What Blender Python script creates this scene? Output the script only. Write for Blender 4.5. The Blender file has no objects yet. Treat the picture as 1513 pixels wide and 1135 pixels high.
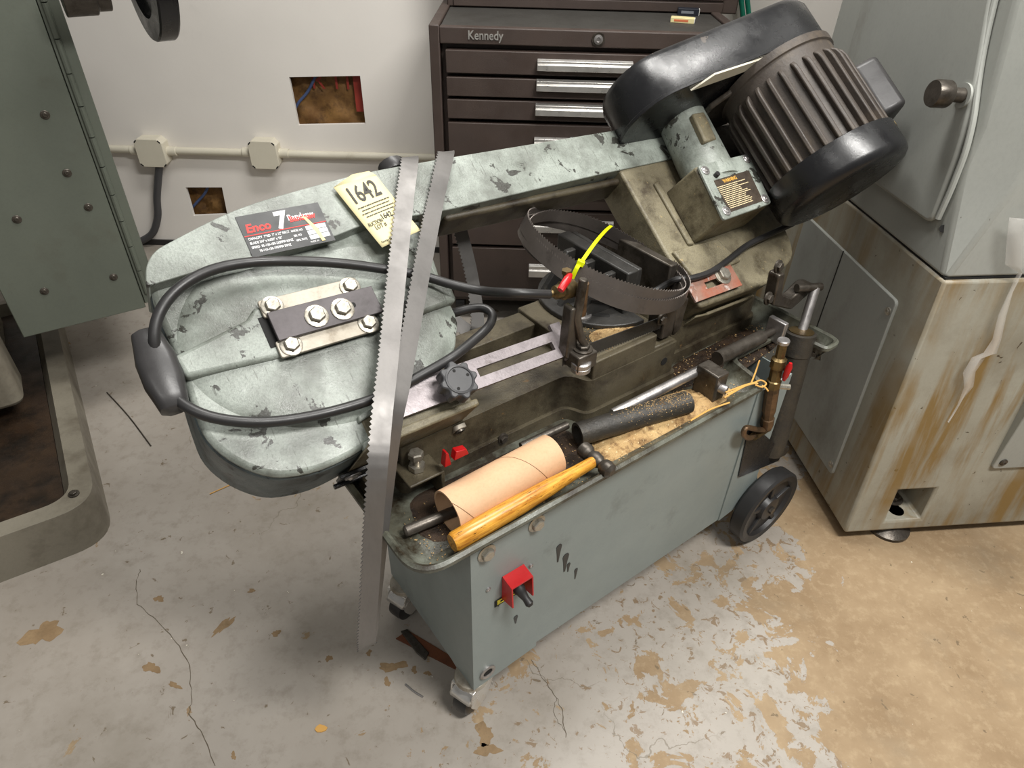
import bpy, bmesh, math, random
from mathutils import Matrix, Vector
random.seed(7)
scn = bpy.context.scene
COL = scn.collection

# ------------------------------------------------------------------ camera
FPX, PITCH, ROLL, CAMZ = 1000.0, math.radians(37.8), math.atan2(36, 1288), 1.27
fw = Vector((0, math.cos(PITCH), -math.sin(PITCH)))
r0 = Vector((1, 0, 0)); u0 = r0.cross(fw)
cr = math.cos(ROLL) * r0 + math.sin(ROLL) * u0
cu = -math.sin(ROLL) * r0 + math.cos(ROLL) * u0
CAM = Vector((0, 0, CAMZ))
cd = bpy.data.cameras.new('camera'); cam = bpy.data.objects.new('camera', cd); COL.objects.link(cam)
cd.sensor_fit = 'HORIZONTAL'; cd.sensor_width = 36.0; cd.lens = 36.0 * FPX / 1513.0
cd.clip_start = 0.02
cam.matrix_world = Matrix(((cr.x, cu.x, -fw.x, 0), (cr.y, cu.y, -fw.y, 0), (cr.z, cu.z, -fw.z, CAMZ), (0, 0, 0, 1)))
scn.camera = cam

# ------------------------------------------------------------------ world, lamps, exposure
w = bpy.data.worlds.new('world'); scn.world = w; w.use_nodes = True
w.node_tree.nodes['Background'].inputs[0].default_value = (1.0, 0.985, 0.96, 1)
w.node_tree.nodes['Background'].inputs[1].default_value = 0.14
def ceiling_or_fill_lamp(x, y, z, sx, sy, power, rot=0, col=(1, 0.98, 0.94)):
    l = bpy.data.lights.new('fluorescent_or_fill_light', 'AREA'); l.shape = 'RECTANGLE'; l.size = sx; l.size_y = sy
    l.energy = power; l.color = col
    o = bpy.data.objects.new('fluorescent_or_fill_light', l); COL.objects.link(o)
    o.location = (x, y, z); o.rotation_euler = (0, 0, rot)
ceiling_or_fill_lamp(1.2, 0.05, 2.75, 1.25, 0.35, 84)
ceiling_or_fill_lamp(-0.5, -1.1, 2.75, 1.25, 0.35, 14)  # fill lamp added behind the camera to brighten the floor at front left
ceiling_or_fill_lamp(0.15, 1.5, 2.75, 1.25, 0.35, 42)
vs = scn.view_settings; vs.view_transform = 'Standard'; vs.look = 'None'; vs.gamma = 1.0; vs.use_curve_mapping = False
vs.exposure = 0.14

# ------------------------------------------------------------------ frames (metres)
def frame(o, x, y, z):
    return Matrix(((x.x, y.x, z.x, o.x), (x.y, y.y, z.y, o.y), (x.z, y.z, z.z, o.z), (0, 0, 0, 1)))
def rotz(o, deg): return Matrix.Translation(o) @ Matrix.Rotation(math.radians(deg), 4, 'Z')
ID = Matrix.Identity(4)
SAW = rotz((-0.0505, 0.6178, 0), 37.3)               # s along the saw, t away from the operator, z up
HEAD = SAW @ frame(Vector((-0.069, 0.275, 0.76)), Vector((0.9986, 0, -0.0523)), Vector((0.0308, 0.809, 0.587)), Vector((0.0423, -0.5878, 0.8079)))
MILL = rotz((0.794, 1.06, 0), 6.4)                   # grey machine beside the motor
LATHE = rotz((-1.224, 1.389, 0), 34.0)               # green machine by the wall
WALLY = 2.5

def ray(x, y): return fw * FPX + cr * (x - 756.5) + cu * (567.5 - y)
def hit(F, axis, val, x, y):
    """where the line of sight to a measured point meets the plane axis=val of a frame, in that frame"""
    n = F.col[axis].to_3d(); p = F @ Vector([val if i == axis else 0 for i in range(3)])
    d = ray(x, y); q = CAM + d * ((p - CAM).dot(n) / d.dot(n))
    return F.inverted() @ q
def HV(x, y, n=0.0): return hit(HEAD, 2, n, x, y)
def PT(x, y, t): return hit(SAW, 1, t, x, y)
def PZ(x, y, z): return hit(SAW, 2, z, x, y)
def WZ(x, y, z=0.0): return hit(ID, 2, z, x, y)
def WY(x, y, Y): return hit(ID, 1, Y, x, y)
def XY(p): return (p.x, p.y)

# ------------------------------------------------------------------ materials
def nt(name):
    m = bpy.data.materials.new(name); m.use_nodes = True
    return m, m.node_tree.nodes, m.node_tree.links, m.node_tree.nodes['Principled BSDF']
def c4(c): return (c[0], c[1], c[2], 1)
def srgb(r, g, b):
    f = lambda v: (v / 255 / 12.92) if v / 255 <= 0.04045 else ((v / 255 + 0.055) / 1.055) ** 2.4
    return (f(r), f(g), f(b))
def tex(N, L, scale, detail=4, rough=0.55, vec=None, dist=0.0):
    t = N.new('ShaderNodeTexNoise'); t.inputs['Scale'].default_value = scale; t.inputs['Detail'].default_value = detail
    t.inputs['Roughness'].default_value = rough; t.inputs['Distortion'].default_value = dist
    if vec: L.new(vec, t.inputs['Vector'])
    return t.outputs['Fac']
def ramp(N, L, src, lo, hi):
    r = N.new('ShaderNodeMapRange'); r.inputs['From Min'].default_value = lo; r.inputs['From Max'].default_value = hi
    L.new(src, r.inputs['Value']); return r.outputs[0]
def mixc(N, L, fac, a, b, mode='MIX'):
    m = N.new('ShaderNodeMix'); m.data_type = 'RGBA'; m.blend_type = mode; m.clamp_factor = True
    if hasattr(fac, 'node'): L.new(fac, m.inputs['Factor'])
    else: m.inputs['Factor'].default_value = fac
    for i, s in ((6, a), (7, b)):
        if hasattr(s, 'node'): L.new(s, m.inputs[i])
        else: m.inputs[i].default_value = c4(s)
    return m.outputs[2]
def mth(N, L, op, a, b):
    m = N.new('ShaderNodeMath'); m.operation = op
    for i, s in enumerate((a, b)):
        if hasattr(s, 'node'): L.new(s, m.inputs[i])
        else: m.inputs[i].default_value = s
    return m.outputs[0]
def coords(N, L, scale=(1, 1, 1)):
    tc = N.new('ShaderNodeTexCoord'); mp = N.new('ShaderNodeMapping'); mp.inputs['Scale'].default_value = scale
    L.new(tc.outputs['Object'], mp.inputs['Vector']); return mp.outputs[0]
def worn(name, base, base2=None, grime=(0.03, 0.028, 0.02), chip=None, rough=0.5, metal=0.0, vs=6, gs=14, g=(0.55, 0.75), cs=40, cth=(0.68, 0.71),
         speck=0.25, bump=0.15, bscale=220, stretch=(1, 1, 1), gmax=1.0, scr=0.0):
    m, N, L, B = nt(name); v = coords(N, L, stretch)
    base2 = base2 or tuple(c * 0.75 for c in base)
    col = mixc(N, L, ramp(N, L, tex(N, L, vs, 5, 0.6, v), 0.35, 0.65), base, base2)
    if g:
        gf = ramp(N, L, tex(N, L, gs, 8, 0.68, v), g[0], g[1])
        gf = mth(N, L, 'MULTIPLY', gf, gmax)
        col = mixc(N, L, gf, col, grime)
    if chip: col = mixc(N, L, ramp(N, L, tex(N, L, cs, 6, 0.62, v, 0.4), cth[0], cth[1]), col, chip)
    if scr:
        v2 = coords(N, L, (30, 3, 12)); col = mixc(N, L, mth(N, L, 'MULTIPLY', ramp(N, L, tex(N, L, 9, 3, 0.5, v2), 0.66, 0.7), scr), col, grime)
    fine = tex(N, L, bscale, 4, 0.7, v)
    if speck: col = mixc(N, L, mth(N, L, 'MULTIPLY', ramp(N, L, fine, 0.45, 0.75), speck), col, tuple(c * 0.3 for c in base))
    L.new(col, B.inputs['Base Color']); B.inputs['Metallic'].default_value = metal
    rr = ramp(N, L, tex(N, L, vs * 3, 4, 0.6, v), 0.3, 0.7)
    r2 = N.new('ShaderNodeMapRange'); r2.inputs['To Min'].default_value = rough - 0.1; r2.inputs['To Max'].default_value = rough + 0.12
    L.new(rr, r2.inputs['Value']); L.new(r2.outputs[0], B.inputs['Roughness'])
    if bump:
        b = N.new('ShaderNodeBump'); b.inputs['Strength'].default_value = bump; b.inputs['Distance'].default_value = 0.002
        L.new(fine, b.inputs['Height']); L.new(b.outputs[0], B.inputs['Normal'])
    return m
def plain(name, col, rough=0.5, metal=0.0, **k): return worn(name, col, tuple(c * 0.85 for c in col), g=None, rough=rough, metal=metal, speck=k.get('speck', 0.12), bump=k.get('bump', 0.05))
def flat(name, col, rough=0.6):
    m, N, L, B = nt(name); B.inputs['Base Color'].default_value = c4(col); B.inputs['Roughness'].default_value = rough; return m

M = {}
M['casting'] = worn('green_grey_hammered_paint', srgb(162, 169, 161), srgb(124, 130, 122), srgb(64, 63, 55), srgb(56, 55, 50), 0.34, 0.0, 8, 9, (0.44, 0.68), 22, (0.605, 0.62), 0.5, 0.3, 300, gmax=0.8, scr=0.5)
M['casting_side'] = worn('green_grey_paint_darker_worn_side', srgb(104, 116, 118), srgb(80, 90, 92), srgb(48, 50, 50), srgb(28, 29, 30), 0.42, 0.0, 6, 16, (0.5, 0.7), 34, (0.62, 0.65), 0.3, 0.25, 300, scr=0.6)  # darker, bluer copy of the casting paint for the housing wall, with chips
M['casting_grimy'] = worn('green_grey_paint_oily_swarf', srgb(138, 130, 106), srgb(106, 98, 78), srgb(62, 52, 36), srgb(170, 150, 108), 0.42, 0.0, 7, 18, (0.48, 0.68), 90, (0.64, 0.72), 0.5, 0.5, 420)
M['bed'] = worn('oily_cast_iron_paint', srgb(96, 88, 70), srgb(70, 64, 50), srgb(42, 33, 23), srgb(128, 98, 60), 0.42, 0.0, 5, 13, (0.46, 0.66), 45, (0.68, 0.76), 0.4, 0.4, 350)
M['stand'] = worn('blue_grey_sheet_paint', srgb(140, 149, 147), srgb(130, 139, 137), srgb(84, 92, 88), srgb(66, 76, 76), 0.42, 0.0, 3, 7, (0.58, 0.85), 120, (0.74, 0.77), 0.08, 0.05, 200)
M['tray'] = worn('tray_paint_oily', srgb(112, 116, 106), srgb(76, 72, 58), srgb(42, 34, 22), srgb(190, 196, 186), 0.35, 0.0, 8, 14, (0.44, 0.62), 60, (0.7, 0.74), 0.35, 0.3, 300)
M['steel'] = worn('bright_steel', (0.52, 0.5, 0.49), (0.4, 0.38, 0.37), (0.12, 0.1, 0.08), None, 0.38, 0.85, 14, 30, (0.6, 0.8), speck=0.2, bump=0.1)
M['zinc'] = worn('zinc_plate_stained', srgb(178, 171, 158), srgb(150, 142, 128), srgb(96, 82, 62), None, 0.42, 0.35, 12, 22, (0.56, 0.74), speck=0.2, bump=0.1)
M['bolt'] = worn('plated_bolt', (0.5, 0.47, 0.4), (0.36, 0.33, 0.28), (0.1, 0.08, 0.05), None, 0.34, 0.8, 60, 90, (0.58, 0.75), speck=0.1, bump=0.05)
M['blade'] = worn('saw_blade_steel', (0.2, 0.19, 0.182), (0.14, 0.134, 0.128), (0.055, 0.052, 0.05), None, 0.46, 0.6, 5, 12, (0.6, 0.85), speck=0.12, bump=0.03, stretch=(1, 1, 0.3))
M['coil'] = worn('dark_band_steel', (0.165, 0.142, 0.126), (0.115, 0.1, 0.09), (0.03, 0.025, 0.02), None, 0.42, 0.6, 6, 14, (0.6, 0.85), speck=0.1, bump=0.03)
M['black'] = worn('black_enamel', (0.010, 0.010, 0.011), (0.016, 0.016, 0.017), (0.07, 0.068, 0.062), (0.075, 0.062, 0.052), 0.27, 0.0, 6, 16, (0.6, 0.85), 16, (0.66, 0.68), 0.0, 0.08, 260, gmax=0.4)
M['motor'] = worn('dusty_black_motor', (0.05, 0.041, 0.035), (0.075, 0.06, 0.048), (0.14, 0.105, 0.07), None, 0.5, 0.0, 9, 22, (0.55, 0.75), speck=0.3, bump=0.3, gmax=0.5)
M['rubber'] = plain('black_rubber', (0.024, 0.023, 0.023), 0.42, 0)
M['plastic'] = plain('dark_grey_plastic', (0.06, 0.06, 0.063), 0.42, 0)
M['handle'] = plain('charcoal_plastic_grip', (0.04, 0.038, 0.038), 0.34, 0)
M['darksteel'] = worn('oily_dark_steel', (0.12, 0.105, 0.088), (0.07, 0.06, 0.05), (0.03, 0.022, 0.014), None, 0.38, 0.6, 14, 26, (0.5, 0.7), speck=0.3, bump=0.2)
M['blackjaw'] = worn('black_cast_jaw', (0.022, 0.021, 0.02), (0.035, 0.033, 0.03), (0.1, 0.085, 0.06), None, 0.42, 0.0, 12, 30, (0.6, 0.8), speck=0.2, bump=0.25, gmax=0.5)
M['slideplate'] = worn('dark_slide_plate', srgb(84, 78, 80), srgb(72, 67, 68), srgb(48, 44, 42), None, 0.45, 0.2, 14, 24, (0.6, 0.85), speck=0.15, bump=0.05)
M['brass'] = worn('tarnished_brass', (0.2, 0.14, 0.06), (0.13, 0.09, 0.04), (0.05, 0.035, 0.02), None, 0.36, 0.8, 20, 40, (0.5, 0.75), speck=0.2, bump=0.1)
M['copper'] = worn('oily_copper_pipe', (0.2, 0.12, 0.065), (0.12, 0.075, 0.04), (0.04, 0.028, 0.018), None, 0.4, 0.6, 30, 40, (0.5, 0.7), speck=0.3, bump=0.2)
M['rusty'] = worn('red_rusted_plate', srgb(150, 118, 104), srgb(158, 82, 56), srgb(70, 46, 34), srgb(190, 176, 170), 0.5, 0.2, 18, 30, (0.58, 0.75), 30, (0.6, 0.68), 0.2, 0.1)
M['cylinder'] = worn('greasy_cylinder', (0.032, 0.029, 0.025), (0.05, 0.043, 0.033), (0.1, 0.075, 0.045), None, 0.45, 0.1, 20, 50, (0.55, 0.75), speck=0.3, bump=0.5, gmax=0.6)
M['red'] = plain('red_paint', srgb(190, 22, 26), 0.35, 0)
M['yellow'] = flat('yellow_nylon', srgb(228, 238, 8), 0.4)
M['paper'] = plain('manila_card', srgb(240, 228, 178), 0.7, 0, speck=0.03, bump=0.0)
M['ink'] = flat('grey_print_ink', srgb(70, 68, 62), 0.7)
M['label_black'] = plain('black_label_film', srgb(44, 45, 45), 0.4, 0, speck=0.1, bump=0.02)
M['label_red'] = flat('label_red_ink', srgb(226, 62, 56)); M['label_white'] = flat('label_white_ink', srgb(240, 240, 240))
M['label_cream'] = flat('label_tape_cream', srgb(236, 214, 150))
M['warn'] = worn('brown_warning_foil', srgb(70, 62, 55), srgb(86, 76, 66), srgb(40, 34, 28), None, 0.35, 0.3, 40, 60, (0.6, 0.8)); M['warn_ink'] = flat('pale_foil_ink', srgb(214, 196, 156)); M['warn_head'] = flat('amber_foil_ink', srgb(210, 160, 70))
M['cardboard'] = worn('kraft_cardboard', srgb(214, 176, 140), srgb(204, 164, 126), srgb(170, 128, 92), None, 0.75, 0, 9, 20, (0.6, 0.9), speck=0.15, bump=0.08, gmax=0.6)
M['paint_drip'] = flat('black_paint_drip', (0.012, 0.013, 0.014), 0.3)
M['chrome'] = worn('aluminium_pull', (0.72, 0.7, 0.66), (0.62, 0.6, 0.57), (0.3, 0.28, 0.25), None, 0.34, 0.75, 20, 30, (0.7, 0.9), speck=0.05, bump=0.02)
M['toolbox'] = worn('brown_wrinkle_paint', srgb(72, 60, 54), srgb(62, 51, 46), srgb(44, 36, 32), srgb(96, 84, 76), 0.5, 0.0, 5, 12, (0.6, 0.8), 220, (0.72, 0.78), 0.2, 0.35, 500)
M['gap'] = flat('dark_recess', (0.006, 0.0055, 0.005), 0.8)
M['mat'] = plain('dark_rubber_mat', srgb(58, 56, 52), 0.6, 0)
M['cream'] = worn('cream_painted_metal', srgb(214, 208, 190), srgb(204, 198, 180), srgb(168, 158, 136), srgb(130, 120, 100), 0.5, 0, 6, 12, (0.6, 0.85), 90, (0.73, 0.77), 0.05, 0.05)
M['mill'] = worn('grey_machine_paint', srgb(160, 162, 156), srgb(150, 152, 147), srgb(112, 108, 98), srgb(84, 78, 66), 0.42, 0.0, 3, 4, (0.54, 0.74), 55, (0.72, 0.74), 0.1, 0.08, 200, gmax=0.75, stretch=(1, 1, 0.55))
M['lathe'] = worn('olive_grey_machine_paint', srgb(102, 107, 96), srgb(94, 99, 89), srgb(78, 71, 58), srgb(60, 52, 42), 0.45, 0.0, 3, 5, (0.56, 0.8), 150, (0.73, 0.76), 0.1, 0.06, 200, gmax=0.5)
M['lathe_base'] = worn('grey_base_casting', srgb(136, 130, 116), srgb(118, 112, 99), srgb(76, 66, 52), srgb(60, 54, 46), 0.42, 0.0, 4, 8, (0.5, 0.75), 60, (0.7, 0.73), 0.15, 0.1, 200, gmax=0.7)
M['chippan'] = worn('oily_chip_pan', srgb(62, 47, 34), srgb(44, 33, 25), srgb(26, 20, 14), srgb(120, 100, 80), 0.4, 0.0, 9, 14, (0.45, 0.65), 240, (0.71, 0.76), 0.3, 0.3, 300)

def stain_mill():
    """grey paint with oil runs down the front of the base"""
    m = worn('grey_paint_with_oil_runs', srgb(160, 157, 144), srgb(146, 142, 128), srgb(112, 102, 84), srgb(70, 60, 46), 0.4, 0.0, 4, 5, (0.46, 0.72), 40, (0.67, 0.69), 0.1, 0.08, 200, gmax=0.6)
    N, L = m.node_tree.nodes, m.node_tree.links; B = N['Principled BSDF']
    src = B.inputs['Base Color'].links[0].from_socket
    v = coords(N, L, (16, 16, 1.2)); f = ramp(N, L, tex(N, L, 1.4, 7, 0.62, v, 0.25), 0.44, 0.6)
    f2 = ramp(N, L, tex(N, L, 2.6, 4, 0.55, coords(N, L)), 0.34, 0.52)
    col = mixc(N, L, mth(N, L, 'MULTIPLY', mth(N, L, 'MULTIPLY', f, f2), 0.9), src, srgb(126, 99, 50)); L.new(col, B.inputs['Base Color'])
    return m
M['mill_oil'] = stain_mill()

def wood_mat():
    m, N, L, B = nt('varnished_hickory'); v = coords(N, L, (6, 60, 60))
    col = mixc(N, L, ramp(N, L, tex(N, L, 4, 6, 0.6, v), 0.35, 0.65), srgb(226, 168, 66), srgb(168, 106, 32))
    col = mixc(N, L, ramp(N, L, tex(N, L, 9, 6, 0.7, coords(N, L, (8, 40, 40))), 0.58, 0.66), col, srgb(78, 46, 18))
    L.new(col, B.inputs['Base Color']); B.inputs['Roughness'].default_value = 0.32; return m
M['wood'] = wood_mat()

def floor_mat():
    m, N, L, B = nt('worn_painted_concrete'); v = coords(N, L)
    sep = N.new('ShaderNodeSeparateXYZ'); L.new(v, sep.inputs[0])
    paint = mixc(N, L, ramp(N, L, tex(N, L, 2.2, 6, 0.6, v), 0.35, 0.65), srgb(168, 161, 152), srgb(150, 142, 132))
    paint = mixc(N, L, mth(N, L, 'MULTIPLY', ramp(N, L, tex(N, L, 30, 6, 0.7, v), 0.5, 0.75), 0.5), paint, srgb(118, 109, 95))
    bare = mixc(N, L, ramp(N, L, tex(N, L, 5, 7, 0.65, v), 0.35, 0.65), srgb(160, 138, 108), srgb(136, 113, 84))
    bare = mixc(N, L, mth(N, L, 'MULTIPLY', ramp(N, L, tex(N, L, 50, 6, 0.7, v), 0.5, 0.8), 0.5), bare, srgb(190, 170, 138))
    # wear: most of the paint is gone along the walkway to the right, patches elsewhere
    d = mth(N, L, 'ADD', mth(N, L, 'MULTIPLY', sep.outputs[0], 0.85), mth(N, L, 'MULTIPLY', sep.outputs[1], -0.22))
    dn = mth(N, L, 'ADD', d, mth(N, L, 'MULTIPLY', mth(N, L, 'SUBTRACT', tex(N, L, 2.6, 3, 0.5, v), 0.5), 0.55))
    edge = N.new('ShaderNodeMapRange'); edge.inputs['From Min'].default_value = 0.3; edge.inputs['From Max'].default_value = 0.56; edge.inputs['To Min'].default_value = 0.0; edge.inputs['To Max'].default_value = 0.36
    L.new(dn, edge.inputs['Value'])
    mid = N.new('ShaderNodeMapRange'); mid.inputs['From Min'].default_value = -0.5; mid.inputs['From Max'].default_value = 0.2; mid.inputs['To Min'].default_value = -0.045; mid.inputs['To Max'].default_value = 0.085
    L.new(dn, mid.inputs['Value'])
    n1 = tex(N, L, 11, 9, 0.66, v, 0.5)
    wv = mth(N, L, 'ADD', mth(N, L, 'ADD', n1, edge.outputs[0]), mid.outputs[0])
    mask = ramp(N, L, wv, 0.612, 0.622)
    col = mixc(N, L, mask, paint, bare)
    flk = ramp(N, L, tex(N, L, 38, 6, 0.62, v, 0.6), 0.655, 0.68)
    col = mixc(N, L, mth(N, L, 'MULTIPLY', flk, 0.8), col, srgb(104, 88, 66))
    pit = mth(N, L, 'ADD', tex(N, L, 46, 7, 0.64, v, 0.8), mth(N, L, 'MULTIPLY', mid.outputs[0], 0.9))
    col = mixc(N, L, mth(N, L, 'MULTIPLY', ramp(N, L, pit, 0.655, 0.675), mth(N, L, 'SUBTRACT', 0.8, mth(N, L, 'MULTIPLY', mask, 0.75))), col, srgb(122, 98, 68))
    wf = ramp(N, L, tex(N, L, 60, 3, 0.5, v), 0.755, 0.765); col = mixc(N, L, wf, col, srgb(226, 220, 204))
    # cracks
    cn = tex(N, L, 0.9, 8, 0.5, v)
    cr_ = mth(N, L, 'ABSOLUTE', mth(N, L, 'SUBTRACT', cn, 0.497), 0.0)
    ck = ramp(N, L, cr_, 0.0009, 0.0003)
    ck = mth(N, L, 'MULTIPLY', ck, ramp(N, L, tex(N, L, 1.9, 2, 0.5, v), 0.5, 0.56))
    col = mixc(N, L, mth(N, L, 'MULTIPLY', ck, 0.7), col, srgb(110, 100, 84))
    # grease trodden in round the machines
    gr = mth(N, L, 'MULTIPLY', ramp(N, L, tex(N, L, 3.2, 6, 0.66, v), 0.52, 0.72), 0.4)
    col = mixc(N, L, gr, col, srgb(118, 110, 94))
    L.new(col, B.inputs['Base Color'])
    rr = N.new('ShaderNodeMapRange'); rr.inputs['To Min'].default_value = 0.42; rr.inputs['To Max'].default_value = 0.72; L.new(mask, rr.inputs['Value']); L.new(rr.outputs[0], B.inputs['Roughness'])
    b = N.new('ShaderNodeBump'); b.inputs['Strength'].default_value = 0.25; b.inputs['Distance'].default_value = 0.002; b.invert = True
    L.new(mth(N, L, 'ADD', mask, mth(N, L, 'MULTIPLY', tex(N, L, 90, 5, 0.7, v), 0.5)), b.inputs['Height']); L.new(b.outputs[0], B.inputs['Normal'])
    return m
M['floor'] = floor_mat()
M['wall'] = worn('white_wall_paint', srgb(234, 229, 222), srgb(228, 223, 216), srgb(186, 180, 172), srgb(150, 142, 132), 0.6, 0, 1.5, 3, (0.6, 0.85), 60, (0.77, 0.8), 0.02, 0.05, 120, gmax=0.4)
M['kraft'] = worn('kraft_insulation_facing', srgb(150, 112, 62), srgb(112, 78, 40), srgb(74, 50, 26), None, 0.7, 0, 12, 16, (0.5, 0.7), speck=0.2, bump=0.3)
M['kraftred'] = flat('kraft_red_print', srgb(150, 52, 40))
M['sawdust'] = worn('sawdust', srgb(206, 174, 122), srgb(176, 140, 92), srgb(104, 76, 46), srgb(232, 208, 160), 0.8, 0, 30, 60, (0.5, 0.68), 160, (0.6, 0.68), 0.4, 0.9, 500)
M['swarf'] = worn('dark_oily_swarf', srgb(70, 52, 36), srgb(48, 36, 26), srgb(30, 22, 16), srgb(150, 124, 92), 0.5, 0.1, 40, 70, (0.5, 0.68), 260, (0.68, 0.74), 0.4, 1.0, 500)

# ------------------------------------------------------------------ mesh building
class MB:
    def __init__(s): s.v = []; s.f = []
    def add(s, vs, fs):
        k = len(s.v); s.v += [Vector(p) for p in vs]; s.f += [tuple(i + k for i in f) for f in fs]; return s
    def box(s, a, b):
        x0, y0, z0 = a; x1, y1, z1 = b
        return s.add([(x0, y0, z0), (x1, y0, z0), (x1, y1, z0), (x0, y1, z0), (x0, y0, z1), (x1, y0, z1), (x1, y1, z1), (x0, y1, z1)],
                     [(3, 2, 1, 0), (4, 5, 6, 7), (0, 1, 5, 4), (1, 2, 6, 5), (2, 3, 7, 6), (3, 0, 4, 7)])
    def prism(s, poly, a, b, axis=2, top=None):
        n = len(poly); q = top or poly
        mk = lambda p, h: [Vector((p[0], p[1], h)), Vector((p[0], h, p[1])), Vector((h, p[0], p[1]))][{2: 0, 1: 1, 0: 2}[axis]]
        return s.add([mk(p, a) for p in poly] + [mk(p, b) for p in q],
                     [tuple(range(n))[::-1], tuple(range(n, 2 * n))] + [(i, (i + 1) % n, n + (i + 1) % n, n + i) for i in range(n)])
    def lathe(s, o, axis, prof, seg=24, cap=True):
        o = Vector(o); ax = Vector(axis).normalized(); a = ax.orthogonal().normalized(); b = ax.cross(a)
        vs = [o + ax * z + (a * math.cos(2 * math.pi * i / seg) + b * math.sin(2 * math.pi * i / seg)) * r for r, z in prof for i in range(seg)]
        fs = [(j * seg + i, j * seg + (i + 1) % seg, (j + 1) * seg + (i + 1) % seg, (j + 1) * seg + i) for j in range(len(prof) - 1) for i in range(seg)]
        if cap: fs += [tuple(range(seg))[::-1], tuple((len(prof) - 1) * seg + i for i in range(seg))]
        return s.add(vs, fs)
    def cyl(s, p, q, r, seg=20, r2=None):
        p = Vector(p); q = Vector(q); return s.lathe(p, q - p, [(r, 0), (r if r2 is None else r2, (q - p).length)], seg)
    def pipe(s, p, q, r, ri, seg=28):
        p = Vector(p); q = Vector(q); l = (q - p).length
        return s.lathe(p, q - p, [(ri, 0), (r, 0), (r, l), (ri, l), (ri, 0)], seg, False)
    def tube(s, pts, r, seg=10, closed=False):
        pts = [Vector(p) for p in pts]; n = len(pts); rs = r if isinstance(r, (list, tuple)) else [r] * n
        tn = [((pts[(i + 1) % n] if closed or i < n - 1 else pts[i]) - (pts[i - 1] if closed or i else pts[i])).normalized() for i in range(n)]
        a = tn[0].orthogonal().normalized(); vs = []
        for i in range(n):
            a = (a - tn[i] * a.dot(tn[i])).normalized(); b = tn[i].cross(a)
            vs += [pts[i] + (a * math.cos(2 * math.pi * k / seg) + b * math.sin(2 * math.pi * k / seg)) * rs[i] for k in range(seg)]
        m = n if closed else n - 1
        fs = [(i * seg + k, i * seg + (k + 1) % seg, ((i + 1) % n) * seg + (k + 1) % seg, ((i + 1) % n) * seg + k) for i in range(m) for k in range(seg)]
        if not closed: fs += [tuple(range(seg))[::-1], tuple((n - 1) * seg + k for k in range(seg))]
        return s.add(vs, fs)
    def sphere(s, o, r, seg=16, sc=(1, 1, 1)):
        k = len(s.v); n = seg // 2
        s.lathe((0, 0, 0), (0, 0, 1), [(max(1e-4, r * math.sin(math.pi * j / n)), -r * math.cos(math.pi * j / n)) for j in range(n + 1)], seg)
        for i in range(k, len(s.v)): p = s.v[i]; s.v[i] = Vector((p.x * sc[0] + o[0], p.y * sc[1] + o[1], p.z * sc[2] + o[2]))
        return s
    def ribbon(s, pts, wid, w, th, closed=False, tooth=0.0, pitch=0.006):
        """flat band along pts, lying along the width vectors, with a row of teeth on its minus edge"""
        P = []; W = []; n = len(pts)
        for i in range(n if closed else n - 1):
            a, b = Vector(pts[i]), Vector(pts[(i + 1) % n]); wa, wb = Vector(wid[i]), Vector(wid[(i + 1) % n])
            k = max(1, round((b - a).length / (pitch / 2)))
            for j in range(k): P.append(a.lerp(b, j / k)); W.append(wa.lerp(wb, j / k).normalized())
        if not closed: P.append(Vector(pts[-1])); W.append(Vector(wid[-1]).normalized())
        if closed and len(P) % 2: P.pop(); W.pop()
        m = len(P); vs = []
        for i in range(m):
            t = (P[(i + 1) % m if closed or i < m - 1 else i] - P[i - 1 if closed or i else i]).normalized(); nn = t.cross(W[i]).normalized() * th / 2
            e = -W[i] * (w / 2 - (tooth if i % 2 else 0)); f = W[i] * w / 2
            vs += [P[i] + e + nn, P[i] + f + nn, P[i] + f - nn, P[i] + e - nn]
        fs = []
        for i in range(m if closed else m - 1):
            j = (i + 1) % m
            fs += [(i * 4 + k, i * 4 + (k + 1) % 4, j * 4 + (k + 1) % 4, j * 4 + k) for k in range(4)]
        if not closed: fs += [(0, 1, 2, 3), ((m - 1) * 4 + 3, (m - 1) * 4 + 2, (m - 1) * 4 + 1, (m - 1) * 4)]
        return s.add(vs, fs)
    def mesh(s, name, smooth=35):
        me = bpy.data.meshes.new(name); bm = bmesh.new()
        vv = [bm.verts.new(p) for p in s.v]
        for f in s.f:
            try: bm.faces.new([vv[i] for i in f])
            except ValueError: pass
        bmesh.ops.recalc_face_normals(bm, faces=bm.faces); bm.to_mesh(me); bm.free()
        if smooth:
            me.shade_smooth(); me.set_sharp_from_angle(angle=math.radians(smooth))
        return me

def rpoly(pts, r, seg=5):
    """polygon with rounded corners; r is one radius or one per corner"""
    out = []; n = len(pts)
    for i in range(n):
        p = Vector(pts[i]).to_2d(); a = Vector(pts[i - 1]).to_2d(); b = Vector(pts[(i + 1) % n]).to_2d()
        rr = r[i] if isinstance(r, (list, tuple)) else r
        da, db = (a - p), (b - p); rr = min(rr, da.length * 0.49, db.length * 0.49)
        if rr <= 1e-6: out.append(tuple(p)); continue
        p0 = p + da.normalized() * rr; p1 = p + db.normalized() * rr
        for k in range(seg + 1):
            u = k / seg; out.append(tuple((1 - u) ** 2 * p0 + 2 * u * (1 - u) * p + u * u * p1))
    return out
def circle(cx, cy, r, n=32, a0=0, a1=360): return [(cx + r * math.cos(math.radians(a0 + (a1 - a0) * i / n)), cy + r * math.sin(math.radians(a0 + (a1 - a0) * i / n))) for i in range(n if a1 - a0 == 360 else n + 1)]
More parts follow.
